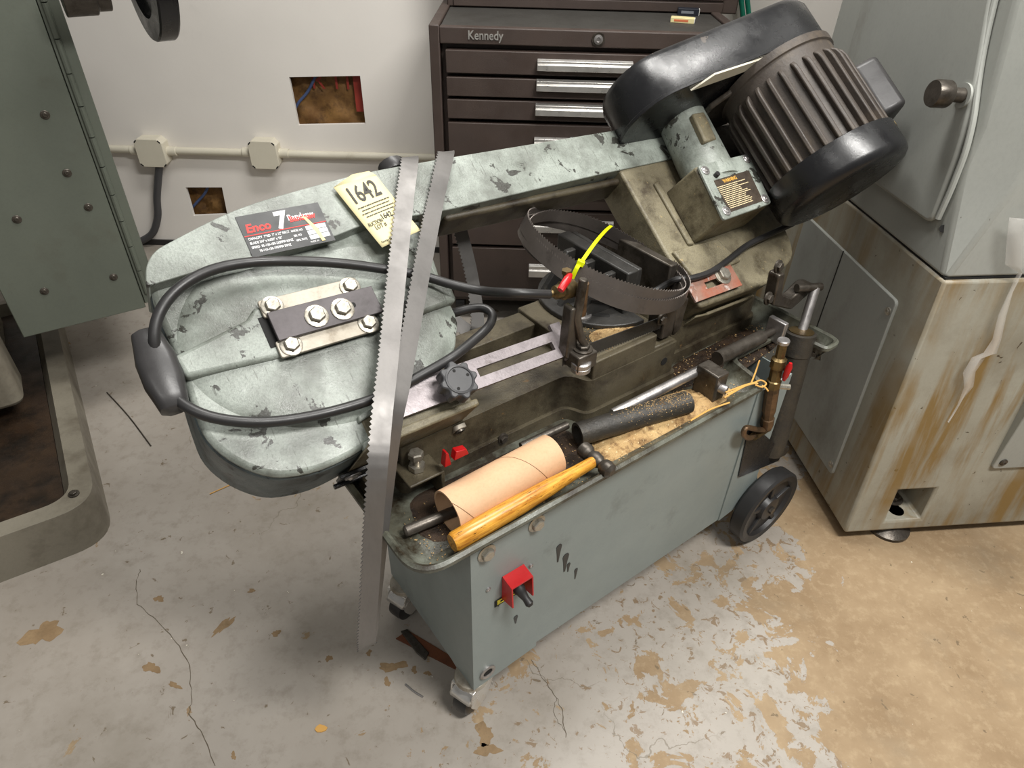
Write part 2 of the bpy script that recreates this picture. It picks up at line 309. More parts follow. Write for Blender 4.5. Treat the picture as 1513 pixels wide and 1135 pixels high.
def smoothpath(pts, k=6):
    P = [Vector(p) for p in pts]; out = []
    for i in range(len(P) - 1):
        p0, p1, p2, p3 = P[max(i - 1, 0)], P[i], P[i + 1], P[min(i + 2, len(P) - 1)]
        for j in range(k):
            t = j / k; out.append(0.5 * (2 * p1 + (p2 - p0) * t + (2 * p0 - 5 * p1 + 4 * p2 - p3) * t * t + (3 * p1 - p0 - 3 * p2 + p3) * t ** 3))
    out.append(P[-1]); return out

WM = {}
def place(name, me, mat, parent=None, F=ID, bevel=0.0, seg=2):
    o = bpy.data.objects.new(name, me); COL.objects.link(o)
    if mat and not me.materials: me.materials.append(mat)
    if parent is not None:
        o.parent = parent; o.matrix_local = WM[parent.name].inverted() @ F; WM[o.name] = F.copy()
    else:
        o.matrix_world = F; WM[o.name] = F.copy()
    if bevel:
        b = o.modifiers.new('bevel', 'BEVEL'); b.width = bevel; b.segments = seg; b.limit_method = 'ANGLE'; b.angle_limit = math.radians(40); b.use_clamp_overlap = True
    return o
def part(name, mb, mat, parent, F, bevel=0.0, smooth=35, seg=2):
    return place(name, mb.mesh(name, smooth), mat, parent, F, bevel, seg)
def tag(o, label, cat, group=None, kind=None):
    if label: o['label'] = label
    if cat: o['category'] = cat
    if group: o['group'] = group
    if kind: o['kind'] = kind
    return o
def solo(name, mb, mat, F, label, cat, bevel=0.0, group=None, kind=None, smooth=35, seg=2):
    """a thing that is one mesh, its origin at the middle of its base"""
    P = [F @ p for p in mb.v]
    c = Vector(((min(p.x for p in P) + max(p.x for p in P)) / 2, (min(p.y for p in P) + max(p.y for p in P)) / 2, min(p.z for p in P)))
    R = F.to_3x3().to_4x4(); T = Matrix.Translation(c) @ R; Ti = T.inverted()
    mb.v = [Ti @ p for p in P]
    return tag(place(name, mb.mesh(name, smooth), mat, None, T, bevel, seg), label, cat, group, kind)
def thing(name, F, label, cat, group=None, kind=None):
    o = bpy.data.objects.new(name, None); COL.objects.link(o); o.matrix_world = F; o.empty_display_size = 0.1; WM[o.name] = F.copy()
    return tag(o, label, cat, group, kind)
def look(o, d, up=Vector((0, 0, 1))):
    """frame at o with z along d"""
    z = Vector(d).normalized(); x = up.cross(z)
    if x.length < 1e-3: x = Vector((1, 0, 0)).cross(z)
    x.normalize(); return frame(Vector(o), x, z.cross(x), z)
SHARED = {}
def bolt(parent, F, pos, d, r=0.011, mat='bolt', washer=True, name='bolt', kind='hex'):
    key = (round(r, 4), mat, washer, kind)
    if key not in SHARED:
        b = MB()
        if washer: b.lathe((0, 0, 0), (0, 0, 1), [(r * 1.45, -0.002), (r * 1.45, 0.0016), (r * 1.3, 0.0022)], 18)
        if kind == 'hex': b.lathe((0, 0, 0.002), (0, 0, 1), [(r, 0), (r, r * 0.5), (r * 0.86, r * 0.62)], 6)
        else: b.lathe((0, 0, 0), (0, 0, 1), [(r, -0.002), (r, r * 0.25), (r * 0.7, r * 0.55), (r * 0.42, r * 0.6), (r * 0.36, r * 0.3)], 14)
        me = b.mesh(name, 30); me.materials.append(M[mat]); SHARED[key] = me
    return place(name, SHARED[key], None, parent, F @ look(pos, d, Vector((0.3, 0.95, 0.1))))
def text(name, s, size, F, mat, parent, pos=(0, 0), rot=0.0, xs=1.0, align='LEFT', bold=0.0, shear=0.0, ex=0.0002):
    c = bpy.data.curves.new(name, 'FONT'); c.body = s; c.size = size; c.extrude = ex; c.align_x = align; c.offset = bold; c.shear = shear; c.resolution_u = 3
    t = bpy.data.objects.new('tmp', c); COL.objects.link(t)
    dg = bpy.context.evaluated_depsgraph_get(); me = bpy.data.meshes.new_from_object(t.evaluated_get(dg)); me.name = name
    bpy.data.objects.remove(t); bpy.data.curves.remove(c); me.materials.clear(); me.materials.append(mat)
    return place(name, me, None, parent, F @ Matrix.Translation((pos[0], pos[1], 0)) @ Matrix.Rotation(rot, 4, 'Z') @ Matrix.Diagonal((xs, 1, 1, 1)))
def fineprint(name, F, mat, parent, lines, seed):
    """unreadable small print: rows of tiny word-length strokes (x, y, width, height of each row)"""
    rg = random.Random(seed); b = MB()
    for x, y, w_, h_ in lines:
        u = 0.0
        while u < w_:
            l = min(rg.uniform(1.2, 4.5) * h_, w_ - u)
            if l > h_ * 0.5: b.box((x + u, y, 0.0), (x + u + l, y + h_, 0.0002))
            u += l + h_ * 0.55
    return tag(part(name, b, mat, parent, F, smooth=0), None, None, kind='stuff')
#@SETTING
# ================================================================== the setting
fl = MB().box((-3.2, -1.6, -0.05), (3.2, WALLY + 0.12, 0.0))
flo = tag(place('floor', fl.mesh('floor', 0), M['floor']), 'grey painted concrete floor worn through to tan patches', 'floor', kind='structure')
HOLES = [[WY(x, y, WALLY) for x, y in ((427, 114), (532, 112), (540, 183), (441, 185))],
         [WY(x, y, WALLY) for x, y in ((274, 277), (328, 277), (336, 317), (286, 319))]]
def wall_with_holes():
    bm = bmesh.new(); edges = []
    for loop in [[(-3.2, 0), (3.2, 0), (3.2, 3.0), (-3.2, 3.0)]] + [[(p.x, p.z) for p in h] for h in HOLES]:
        vs = [bm.verts.new((x, 0, z)) for x, z in loop]
        edges += [bm.edges.new((vs[i], vs[(i + 1) % len(vs)])) for i in range(len(vs))]
    g = bmesh.ops.triangle_fill(bm, use_beauty=True, edges=edges)
    fs = [f for f in bm.faces]
    e = bmesh.ops.extrude_face_region(bm, geom=fs)
    bmesh.ops.translate(bm, verts=[v for v in e['geom'] if isinstance(v, bmesh.types.BMVert)], vec=(0, 0.014, 0))
    bmesh.ops.recalc_face_normals(bm, faces=bm.faces)
    me = bpy.data.meshes.new('wall_back'); bm.to_mesh(me); bm.free()
    return place('wall_back', me, M['wall'], None, Matrix.Translation((0, WALLY, 0)))
tag(wall_with_holes(), 'white painted drywall with two ragged cut-out holes', 'wall', kind='structure')
tag(place('footstrip_back', MB().box((-3.2, WALLY - 0.008, 0), (3.2, WALLY, 0.022)).mesh('footstrip_back'), M['rubber']), 'thin black baseboard along the white wall', 'footstrip', kind='structure')  # thin black strip along the foot of the wall
# insulation seen through the holes
for k, h in enumerate(HOLES):
    xs = [p.x for p in h]; zs = [p.z for p in h]
    b = MB(); nx, nz = 24, 18
    x0, x1, z0, z1 = min(xs) - 0.09, max(xs) + 0.09, min(zs) - 0.09, max(zs) + 0.09
    rg = random.Random(k + 3)
    vs = []
    for j in range(nz + 1):
        for i in range(nx + 1):
            vs.append((x0 + (x1 - x0) * i / nx, WALLY + 0.05 + 0.01 * math.sin(i * 0.9 + j * 0.4) * math.sin(j * 0.7) + rg.uniform(-0.004, 0.004), z0 + (z1 - z0) * j / nz))
    b.add(vs, [(j * (nx + 1) + i, j * (nx + 1) + i + 1, (j + 1) * (nx + 1) + i + 1, (j + 1) * (nx + 1) + i) for j in range(nz) for i in range(nx)])
    b.box((x0, WALLY + 0.07, z0), (x1, WALLY + 0.1, z1))
    ins = solo('insulation_batt', b, M['kraft'], ID, ['crumpled brown kraft insulation with red print behind the larger wall hole', 'crumpled brown kraft insulation behind the smaller wall hole'][k], 'insulation')
    if k == 0:
        p = WY(500, 148, WALLY + 0.036); Fp = frame(Vector((p.x, WALLY + 0.034, max(zs) - 0.055)), Vector((1, 0, 0)), Vector((0, 0, 1)), Vector((0, -1, 0)))
        [text('red_letter', ch_, 0.085, Fp, M['kraftred'], ins, (dx_, 0.0)) for ch_, dx_ in (('R', -0.09), ('1', -0.02), ('1', 0.02))]
        part('red_stripe', MB().box((max(xs) - 0.035, WALLY + 0.034, max(zs) - 0.13), (max(xs) + 0.02, WALLY + 0.035, max(zs) + 0.02)), M['kraftred'], ins, ID)
blue = flat('blue_cable_jacket', srgb(66, 82, 120))
for pts, lb in (([(470, 105), (455, 135), (441, 152), (432, 170)], 'blue cable running down inside the larger wall hole'), ([(310, 268), (303, 285), (290, 300), (276, 316)], 'blue cable running down inside the smaller wall hole')):
    solo('blue_cable', MB().tube(smoothpath([WY(x, y, WALLY + 0.028) for x, y in pts]), 0.005, 8), blue, ID, lb, 'cable')

# conduit and junction boxes on the wall
cy = WALLY - 0.018
def cz(x, y): p = WY(x, y, cy); return p
def jbox(cx, cy_, lb, seed):
    p = WY(cx, cy_, WALLY - 0.05); F = frame(Vector((p.x, WALLY, p.z)), Vector((1, 0, 0)), Vector((0, 0, 1)), Vector((0, -1, 0)))
    t = thing('junction_box', F @ Matrix.Translation((0, -0.053, 0)), lb, 'junction box')
    oct_ = lambda s, c: [(-s + c, -s), (s - c, -s), (s, -s + c), (s, s - c), (s - c, s), (-s + c, s), (-s, s - c), (-s, -s + c)]
    part('box_body', MB().prism(oct_(0.052, 0.016), 0, 0.047), M['cream'], t, F, 0.002)
    cv = part('cover_plate', MB().prism(oct_(0.05, 0.013), 0.047, 0.05), M['cream'], t, F, 0.0008)
    for sx, sy, rt in ((-1, 1, 45), (1, 1, -45), (-1, -1, -45), (1, -1, 45)):
        part('screw_slot', MB().prism([(-0.006, -0.0022), (0.006, -0.0022), (0.006, 0.0022), (-0.006, 0.0022)], 0.0495, 0.0506), M['gap'], cv, F @ Matrix.Translation((sx * 0.043, sy * 0.043, 0)) @ Matrix.Rotation(math.radians(rt), 4, 'Z'))
    for sx in (-1, 1): part('conduit_connector', MB().cyl((sx * 0.05, 0, 0.018), (sx * 0.085, 0, 0.018), 0.017, 14), M['cream'], t, F, 0.002)
    return p
b1 = jbox(222, 227, 'cream junction box with a dark cable dropping from its underside', 1)
b2 = jbox(389, 230, 'cream junction box between two conduit runs with no cable below it', 2)
zc = (b1.z + b2.z) / 2
for x0, x1, lb in ((-2.2, b1.x - 0.06, 'cream conduit running from the cabled junction box behind the olive machine'), (b1.x + 0.06, b2.x - 0.06, 'cream conduit joining the two junction boxes'), (b2.x + 0.06, 1.2, 'long cream conduit running behind the brown tool cabinet')):
    solo('wall_conduit', MB().cyl((x0, cy, zc), (x1, cy, zc), 0.0135, 14), M['cream'], ID, lb, 'conduit')
solo('drop_cable', MB().tube(smoothpath([Vector((b1.x + 0.01, WALLY - 0.03, b1.z - 0.05)), WY(232, 290, WALLY - 0.03), WY(233, 320, WALLY - 0.03), WY(225, 345, WALLY - 0.03), WY(205, 358, WALLY - 0.03)]), 0.0135, 12), M['plastic'], ID, 'thick dark grey cable hanging from the junction box to the floor', 'cable')

# ================================================================== brown tool cabinet
CY = 2.0
c0 = WY(633, 38, CY); c1 = WY(1104, 48, CY); X0, X1, ZT = c0.x, c1.x, 0.918
cab = thing('tool_cabinet', Matrix.Translation(((X0 + X1) / 2, CY + 0.2, 0)), 'brown steel roller tool cabinet with long aluminium drawer pulls', 'tool cabinet')
fr = MB(); th = 0.028
fr.box((X0, CY, 0.06), (X0 + th, CY + 0.47, ZT)); fr.box((X1 - th, CY, 0.06), (X1, CY + 0.47, ZT)); fr.box((X0 + th, CY + 0.03, 0.06), (X1 - th, CY + 0.47, ZT - 0.012))
fr.box((X0 + th, CY, WY(700, 66, CY).z), (X1 - th, CY + 0.03, ZT - 0.004))
part('cabinet_body', fr, M['toolbox'], cab, ID, 0.003)
part('top_mat', MB().box((X0 + 0.03, CY + 0.012, ZT - 0.012), (X1 - 0.03, CY + 0.46, ZT - 0.006)), M['mat'], cab, ID)
for sx in (0, 1):
    for sy in (0, 1): part('caster', MB().cyl((X0 + 0.06 + sx * (X1 - X0 - 0.12) - 0.015, CY + 0.06 + sy * 0.28, 0.032), (X0 + 0.06 + sx * (X1 - X0 - 0.12) + 0.015, CY + 0.06 + sy * 0.28, 0.032), 0.032, 16), M['rubber'], cab, ID)
rows = [(73, 107, 90, 106), (113, 141, 120, 136), (146, 174, 156, 172), (180, 247, 206, 222), (252, 304, 273, 289), (309, 359, 328, 344), (364, 438, 394, 410), (443, 520, 474, 490), (526, 600, 556, 572)]
xm = (X0 + X1) / 2
for a, b, h0, h1 in rows:
    za, zb = WY(760, a + 3, CY).z, WY(760, b + 3, CY).z
    if zb < 0.09: zb = 0.09
    if za - zb < 0.02: continue
    d = part('drawer', MB().box((X0 + 0.043, CY - 0.004, zb), (X1 - 0.043, CY + 0.03, za)), M['toolbox'], cab, ID, 0.002)
    z1, z0 = WY(860, h0 - 1, CY - 0.01).z, WY(860, h1 - 1, CY - 0.01).z
    hb = MB().prism([(CY - 0.004, z1), (CY - 0.016, z1 - 0.004), (CY - 0.016, z1 - (z1 - z0) * 0.38), (CY - 0.024, z1 - (z1 - z0) * 0.45), (CY - 0.024, z0), (CY - 0.004, z0)], xm - 0.13, xm + 0.13, 0)
    part('drawer_pull', hb, M['chrome'], d, ID, 0.001)
lk = WY(884, 58, CY); part('lock_bezel', MB().cyl((lk.x, CY, lk.z), (lk.x, CY - 0.004, lk.z), 0.018, 8), M['darksteel'], cab, ID)
part('lock_cylinder', MB().lathe((lk.x, CY - 0.003, lk.z), (0, -1, 0), [(0.012, 0), (0.012, 0.004), (0.006, 0.005), (0.005, 0.003)], 18), M['steel'], cab, ID)
kp = WY(691, 58, CY - 0.002); Fk = frame(Vector((kp.x, CY - 0.0012, kp.z)), Vector((1, 0, 0)), Vector((0, 0, 1)), Vector((0, -1, 0)))
text('nameplate_lettering', 'Kennedy', 0.031, Fk, M['chrome'], cab, (0, 0), 0, 0.86, bold=0.0004, ex=0.001)
# upper chest standing on the cabinet
ch = thing('tool_chest', Matrix.Translation((xm, CY + 0.38, ZT)), 'brown steel tool chest standing on top of the roller cabinet', 'tool chest')
U0, U1, UY = X0 + 0.02, WY(1092, 5, CY + 0.31).x, CY + 0.31
part('chest_body', MB().box((U0, UY + 0.006, ZT - 0.005), (U1, UY + 0.155, ZT + 0.36)), M['toolbox'], ch, ID, 0.004)
part('bottom_rail', MB().box((U0 + 0.02, UY, ZT - 0.002), (U1 - 0.045, UY + 0.01, ZT + 0.024)), M['toolbox'], ch, ID, 0.002)
for k in range(3): part('drawer', MB().box((U0 + 0.02, UY, ZT + 0.03 + k * 0.1), (U1 - 0.045, UY + 0.01, ZT + 0.12 + k * 0.1)), M['toolbox'], ch, ID, 0.002)
def smallbox(px, col, face, lb, rz, sz, txt=None, tc=None):
    p = WZ(px[0], px[1], ZT - 0.006); F = rotz(p, rz)
    t = thing('small_carton', F, lb, 'carton')
    part('carton_body', MB().box((-sz[0] / 2, -sz[1] / 2, 0), (sz[0] / 2, sz[1] / 2, sz[2])), flat('carton_' + str(px[0]), col, 0.45), t, F, 0.001)
    part('end_flap', MB().box((sz[0] / 2, -sz[1] / 2 + 0.001, 0.001), (sz[0] / 2 + 0.0015, sz[1] / 2 - 0.001, sz[2] - 0.001)), flat('carton_end', srgb(230, 228, 220)), t, F)
    part('printed_band', MB().box((-sz[0] / 2 + 0.01, -sz[1] / 2 - 0.0006, sz[2] * 0.3), (sz[0] * 0.25, -sz[1] / 2, sz[2] * 0.7)), flat('carton_print', face), t, F)
smallbox((1016, 22), srgb(28, 32, 42), srgb(120, 124, 130), 'small black carton with a white end lying on the tool cabinet', -8, (0.062, 0.03, 0.018))
smallbox((1008, 33), srgb(226, 214, 160), srgb(206, 110, 70), 'small cream carton with orange print in front of the black carton', -14, (0.066, 0.03, 0.013))
g_ = flat('green_hose_rubber', srgb(24, 128, 104))
for dx in (0, 10): solo('green_hose', MB().tube([WY(1098 + dx * 0.9, 26, WALLY - 0.05), WY(1094 + dx * 0.9, -10, WALLY - 0.05), WY(1088 + dx, -120, WALLY - 0.05)], 0.008, 10), g_, ID, ['green hose hanging right against the side of the tool chest', 'green hose hanging a little clear of the tool chest'][dx > 0], 'hose', group='green hoses beside the tool chest')

# ================================================================== olive machine by the wall
lm = thing('olive_machine', LATHE, 'olive grey machine with a tall hinged door over a rounded chip-pan base', 'machine')
base = rpoly([(-0.75, -0.49), (0.045, -0.49), (0.045, 0.62), (-0.75, 0.62)], [0.05, 0.085, 0.03, 0.03], 8)
inner = rpoly([(-0.75, -0.44), (0.0, -0.44), (0.0, 0.58), (-0.75, 0.58)], [0.02, 0.06, 0.02, 0.02], 8)
n = len(base); bb = MB()
bsm = [(x * 0.985, y * 0.985) for x, y in base]
vs = [(x, y, 0) for x, y in base] + [(x * 0.99, y * 0.985 + 0.003, 0.115) for x, y in base] + [(x, y, 0.12) for x, y in inner] + [(x - 0.02, y * 0.97, 0.085) for x, y in inner]
fs = [(k * n + i, k * n + (i + 1) % n, (k + 1) * n + (i + 1) % n, (k + 1) * n + i) for k in range(3) for i in range(n)] + [tuple(range(n))[::-1]]
bb.add(vs, fs); part('base_casting', bb, M['lathe_base'], lm, LATHE, 0.006)
part('chip_pan_floor', MB().prism([(x - 0.021, y * 0.97) for x, y in inner], 0.08, 0.0855), M['chippan'], lm, LATHE)
bolt(lm, LATHE, (0.005, -0.43, 0.119), (0, 0, 1), 0.008, 'darksteel', True)
part('pedestal', MB().prism(rpoly([(-0.45, 0.12), (-0.1, 0.12), (-0.1, 0.56), (-0.45, 0.56)], 0.04), 0.08, 0.9), M['lathe_base'], lm, LATHE, 0.01)
part('bed_casting', MB().prism(rpoly([(-0.9, -0.05), (-0.055, -0.05), (-0.055, 0.1), (-0.9, 0.1)], 0.03), 0.14, 0.62), M['lathe_base'], lm, LATHE, 0.012)
part('cabinet_shell', MB().box((0.0, 0.004, 0.305), (0.325, 0.5, 1.45)), M['lathe'], lm, LATHE, 0.004)
door = part('hinged_door', MB().box((0.0, -0.008, 0.3), (0.283, 0.004, 1.45)), M['lathe'], lm, LATHE, 0.002)
for k in range(16): part('hinge_knuckle', MB().cyl((0.297, -0.006, 0.34 + k * 0.068), (0.297, -0.006, 0.34 + k * 0.068 + 0.0655), 0.0065, 10), M['lathe'], door, LATHE)
part('hinge_leaf', MB().box((0.285, -0.004, 0.31), (0.324, 0.004, 1.45)), M['lathe'], lm, LATHE, 0.001)
for a, z in ((0.224, 0.807), (0.223, 0.678), (0.093, 0.594), (0.083, 0.409), (0.239, 0.592), (0.236, 0.405)): bolt(door, LATHE, (a, -0.008, z), (0, -1, 0), 0.0065, 'darksteel', True, 'screw', 'pan')
part('spindle_nose', MB().lathe((0.325, -0.075, 1.045), (1, 0, 0), [(0.046, 0), (0.046, 0.058), (0.04, 0.06), (0.04, 0.085)], 28), M['darksteel'], lm, LATHE, 0.002)
hwc = WY(208, -64, 1.75)
Fh = look(hwc, Vector((-0.80, -0.60, 0.0)))
hw = part('handwheel', MB().lathe((0, 0, 0), (0, 0, 1), [(0.12, -0.022), (0.165, -0.022), (0.168, -0.018), (0.168, 0.018), (0.165, 0.022), (0.12, 0.022), (0.12, -0.022)], 48, False), M['black'], lm, Fh)
part('wheel_web', MB().cyl((0, 0, -0.012), (0, 0, 0.008), 0.125, 32), M['black'], hw, Fh)
part('wheel_shaft', MB().cyl((0, 0, -0.04), (0, 0, 0.26), 0.02, 16), M['darksteel'], hw, Fh)

# ================================================================== grey machine behind the motor
gm = thing('grey_machine', MILL, 'large grey machine with a knobbed side door and oil-streaked base', 'machine')
bs = MB(); lo = [(0, 0), (1.1, 0), (1.1, 0.95), (0, 0.95)]; hi = [(0.0, 0.05), (1.1, 0.05), (1.1, 0.95), (0.0, 0.95)]
# base front with a square pocket above the levelling foot
fz = lambda z: 0.05 * (z - 0.03) / 0.645
zz = [0.03, 0.06, 0.157, 0.675]; xx = [0, 0.092, 0.182, 1.1]
idx = {}
def vtx(x, z, d=0.0):
    bs.v.append(Vector((x, fz(z) + d, z))); return len(bs.v) - 1
g = [[vtx(x, z) for x in xx] for z in zz]
for j in range(3):
    for i in range(3):
        if (i, j) != (1, 1): bs.f.append((g[j][i], g[j][i + 1], g[j + 1][i + 1], g[j + 1][i]))
pk = [vtx(x, z, 0.09) for x, z in ((xx[1], zz[1]), (xx[2], zz[1]), (xx[2], zz[2]), (xx[1], zz[2]))]; ro = [g[1][1], g[1][2], g[2][2], g[2][1]]
for i in range(4): bs.f.append((ro[i], ro[(i + 1) % 4], pk[(i + 1) % 4], pk[i]))
bs.f.append(tuple(pk))
bk = [len(bs.v) + i for i in range(4)]
for x, z in ((0, 0.03), (1.1, 0.03), (1.1, 0.675), (0, 0.675)): bs.v.append(Vector((x, 0.95, z)))
bs.f += [(bk[0], bk[3], bk[2], bk[1]), tuple([g[j][0] for j in range(4)] + [bk[3], bk[0]]), tuple([g[j][3] for j in range(4)][::-1] + [bk[1], bk[2]]), tuple(g[3] + [bk[2], bk[3]]), tuple(g[0][::-1] + [bk[0], bk[1]])]
part('base_casting', bs, M['mill_oil'], gm, MILL, 0.006)
bolt(gm, MILL, (0.137, 0.06, 0.075), (0, 0, 1), 0.016, 'darksteel', True, 'levelling_bolt')
part('levelling_foot', MB().lathe((0.137, 0.035, 0), (0, 0, 1), [(0.05, 0), (0.05, 0.008), (0.03, 0.02), (0.018, 0.035), (0.018, 0.06)], 24), M['darksteel'], gm, MILL)
for x, y in ((0.95, 0.05), (0.137, 0.85), (0.95, 0.85)): part('levelling_foot', MB().lathe((x, y, 0), (0, 0, 1), [(0.05, 0), (0.05, 0.008), (0.03, 0.02), (0.018, 0.035), (0.018, 0.06)], 20), M['darksteel'], gm, MILL)
lowp = [(0.0, 0.064), (0.008, 0.056), (1.1, 0.056), (1.1, 0.69), (0.0, 0.69)]; midp = [(0.0, 0.122), (0.06, 0.06), (1.1, 0.06), (1.1, 0.69), (0.0, 0.69)]; topp = [(0.0, 0.32), (0.2, 0.075), (1.1, 0.075), (1.1, 0.69), (0.0, 0.69)]
upc = MB(); vs = [(x, y, z) for pl_, z in ((lowp, 0.678), (midp, 0.86), (midp, 0.93), (topp, 1.75)) for x, y in pl_]
upc.add(vs, [(k * 5 + i, k * 5 + (i + 1) % 5, (k + 1) * 5 + (i + 1) % 5, (k + 1) * 5 + i) for k in range(3) for i in range(5)] + [(4, 3, 2, 1, 0), (15, 16, 17, 18, 19)])
part('upper_casting', upc, M['mill'], gm, MILL, 0.012, seg=3)
part('seam_gasket', MB().prism([(0.004, 0.056), (1.1, 0.056), (1.1, 0.69), (0.004, 0.69)], 0.6745, 0.6785), M['gap'], gm, MILL)
# side access panel on the base
sp = part('access_panel', MB().prism(rpoly([(0.11, 0.112), (0.56, 0.108), (0.56, 0.58), (0.138, 0.58)], 0.012), -0.006, 0.002, 0), M['mill'], gm, MILL, 0.002)
for b_, z_ in ((0.15, 0.55), (0.125, 0.135), (0.54, 0.135)): bolt(sp, MILL, (-0.006, b_, z_), (-1, 0, 0), 0.006, 'bolt', True, 'screw', 'pan')
sp2 = part('seam_line', MB().box((-0.0072, 0.36, 0.108), (-0.0058, 0.3625, 0.58)), M['gap'], sp, MILL)
# door with the knurled knob
dr = part('side_door', MB().prism(rpoly([(0.128, 0.752), (0.58, 0.75), (0.58, 1.75), (0.30, 1.75), (0.24, 1.2), (0.138, 0.925)], [0.02, 0.01, 0, 0, 0.1, 0.08]), -0.014, 0.0, 0), M['mill'], gm, MILL, 0.006, seg=3)
ed = smoothpath([(-0.006, 0.3, 1.6), (-0.006, 0.205, 1.11), (-0.006, 0.137, 0.925), (-0.006, 0.124, 0.84), (-0.006, 0.124, 0.765)], 8)
part('door_edge_trim', MB().tube(ed, 0.0055, 10), M['mill'], dr, MILL)
kq = hit(MILL, 0, -0.014, 1425, 141)
part('knob', MB().lathe(kq, (-1, 0, 0.06), [(0.012, 0), (0.012, 0.03), (0.021, 0.031), (0.0225, 0.034), (0.0225, 0.056), (0.021, 0.06)], 32), M['darksteel'], dr, MILL)
part('knob_collar', MB().cyl(kq, kq + Vector((-0.004, 0, 0)), 0.02, 24), M['mill'], dr, MILL)
part('drain_hole', MB().cyl(hit(MILL, 0, -0.0008, 1394, 338), hit(MILL, 0, 0.004, 1394, 338), 0.007, 16), M['gap'], gm, MILL)
fp = part('front_cover', MB().prism(rpoly([(0.287, 0.214), (0.9, 0.214), (0.9, 0.62), (0.287, 0.62)], 0.01), 0.007, 0.06, 1), M['mill'], gm, MILL, 0.002)
bolt(fp, MILL, (0.305, 0.006, 0.235), (0, -1, 0), 0.006, 'darksteel', True, 'screw', 'pan')
# strip of clear tape stuck to the front
tp = MB(); cl = []
for x, y, w_ in ((1513, 322, 0.05), (1506, 352, 0.05), (1503, 392, 0.042), (1508, 402, 0.012), (1494, 430, 0.014), (1480, 465, 0.016), (1472, 500, 0.02), (1463, 522, 0.024), (1447, 528, 0.03), (1432, 550, 0.028), (1430, 570, 0.02), (1415, 598, 0.006), (1400, 623, 0.002)):
    q = hit(MILL, 1, 0.0, x, y); z = q.z; q = hit(MILL, 1, (0.055 if z > 0.675 else fz(z)) - 0.012 - 0.006 * random.random(), x, y); cl.append((q, w_))
vs = []
for q, w_ in cl: vs += [(q.x - w_ / 2, q.y + random.uniform(-0.004, 0.004), q.z), (q.x, q.y - 0.005, q.z), (q.x + w_ / 2, q.y + random.uniform(-0.004, 0.004), q.z)]
tp.add(vs, [(i * 3 + k, i * 3 + k + 1, i * 3 + k + 4, i * 3 + k + 3) for i in range(len(cl) - 1) for k in range(2)])
mt, N_, L_, B_ = nt('clear_tape'); B_.inputs['Base Color'].default_value = (0.82, 0.8, 0.76, 1); B_.inputs['Roughness'].default_value = 0.18; B_.inputs['Alpha'].default_value = 0.22
to = solo('tape_strip', tp, mt, MILL, 'crumpled strip of clear tape dangling on the oil-streaked machine', 'tape')
so = to.modifiers.new('thick', 'SOLIDIFY'); so.thickness = 0.0004
#@SAW
# ================================================================== the band saw
saw = thing('band_saw', SAW, 'green-grey horizontal metal-cutting band saw on a wheeled sheet-metal stand', 'band saw')
def sp_(name, mb, mat, parent=saw, bevel=0.0, **k): return part(name, mb, M[mat] if isinstance(mat, str) else mat, parent, SAW, bevel, **k)
def hp_(name, mb, mat, parent=saw, bevel=0.0, **k): return part(name, mb, M[mat] if isinstance(mat, str) else mat, parent, HEAD, bevel, **k)
# ---- stand
e = 0.0016
lp = sp_('leg_panel', MB().prism([(0, 0.1), (0.137, 0.108), (0.137, 0.478), (0, 0.478)], 0, 0.003, 1), 'stand')
sp_('end_panel', MB().prism([(0.0, 0.1), (0.045, 0.092), (0.075, 0.1), (0.305, 0.1), (0.305, 0.478), (0.0, 0.478)], -0.003, 0.0, 0), 'stand')
sp_('front_panel', MB().box((0.137, 0.004, 0.112), (0.655, 0.007, 0.478)), 'stand')
rp = sp_('leg_panel', MB().prism([(0.655, 0.112), (0.76, 0.125), (0.76, 0.478), (0.655, 0.478)], 0.001, 0.004, 1), 'stand')
sp_('back_panel', MB().box((0.0, 0.3, 0.11), (0.76, 0.303, 0.478)), 'stand')
sp_('end_panel', MB().box((0.757, 0.004, 0.125), (0.76, 0.303, 0.478)), 'stand')
for x, z in ((0.025, 0.464), (0.118, 0.467)): bolt(lp, SAW, (x, 0, z), (0, -1, 0), 0.011, 'bolt', True)
for x, z in ((0.028, 0.373), (0.112, 0.368)): bolt(lp, SAW, (x, 0, z), (0, -1, 0), 0.0045, 'steel', False, 'screw', 'pan')
part('grommet', MB().lathe((0.026, 0.001, 0.134), (0, -1, 0), [(0.016, 0), (0.016, 0.004), (0.013, 0.006), (0.0095, 0.004), (0.0095, 0.0)], 24, False), M['steel'], lp, SAW)
part('grommet_hole', MB().cyl((0.026, 0.0008, 0.134), (0.026, -0.0016, 0.134), 0.0098, 20), M['gap'], lp, SAW)
def drip(x, z, l, r, par, y0):
    pl_ = [(x + r * math.cos(a), z + r * 1.1 * math.sin(a)) for a in [i * math.pi / 6 for i in range(7)]] + [(x - r * 0.6, z - l * 0.4), (x - r * 0.2, z - l), (x + r * 0.25, z - l), (x + r * 0.6, z - l * 0.4)]
    part('paint_drip', MB().prism(pl_, y0 - 0.0008, y0, 1), M['paint_drip'], par, SAW)
fpn = [o for o in saw.children if o.name.startswith('front_panel')][0]
for x, y, l, r in ((826, 808, 0.04, 0.006), (836, 822, 0.042, 0.007), (840, 834, 0.02, 0.004), (851, 842, 0.026, 0.004)):
    q = PT(x, y, 0.004); drip(q.x, q.z, l, r, fpn, 0.004)
for x, y, l, r in ((762, 912, 0.018, 0.0045), (736, 893, 0.006, 0.003)): q = PT(x, y, 0.0); drip(q.x, q.z, l, r, lp, 0.0)
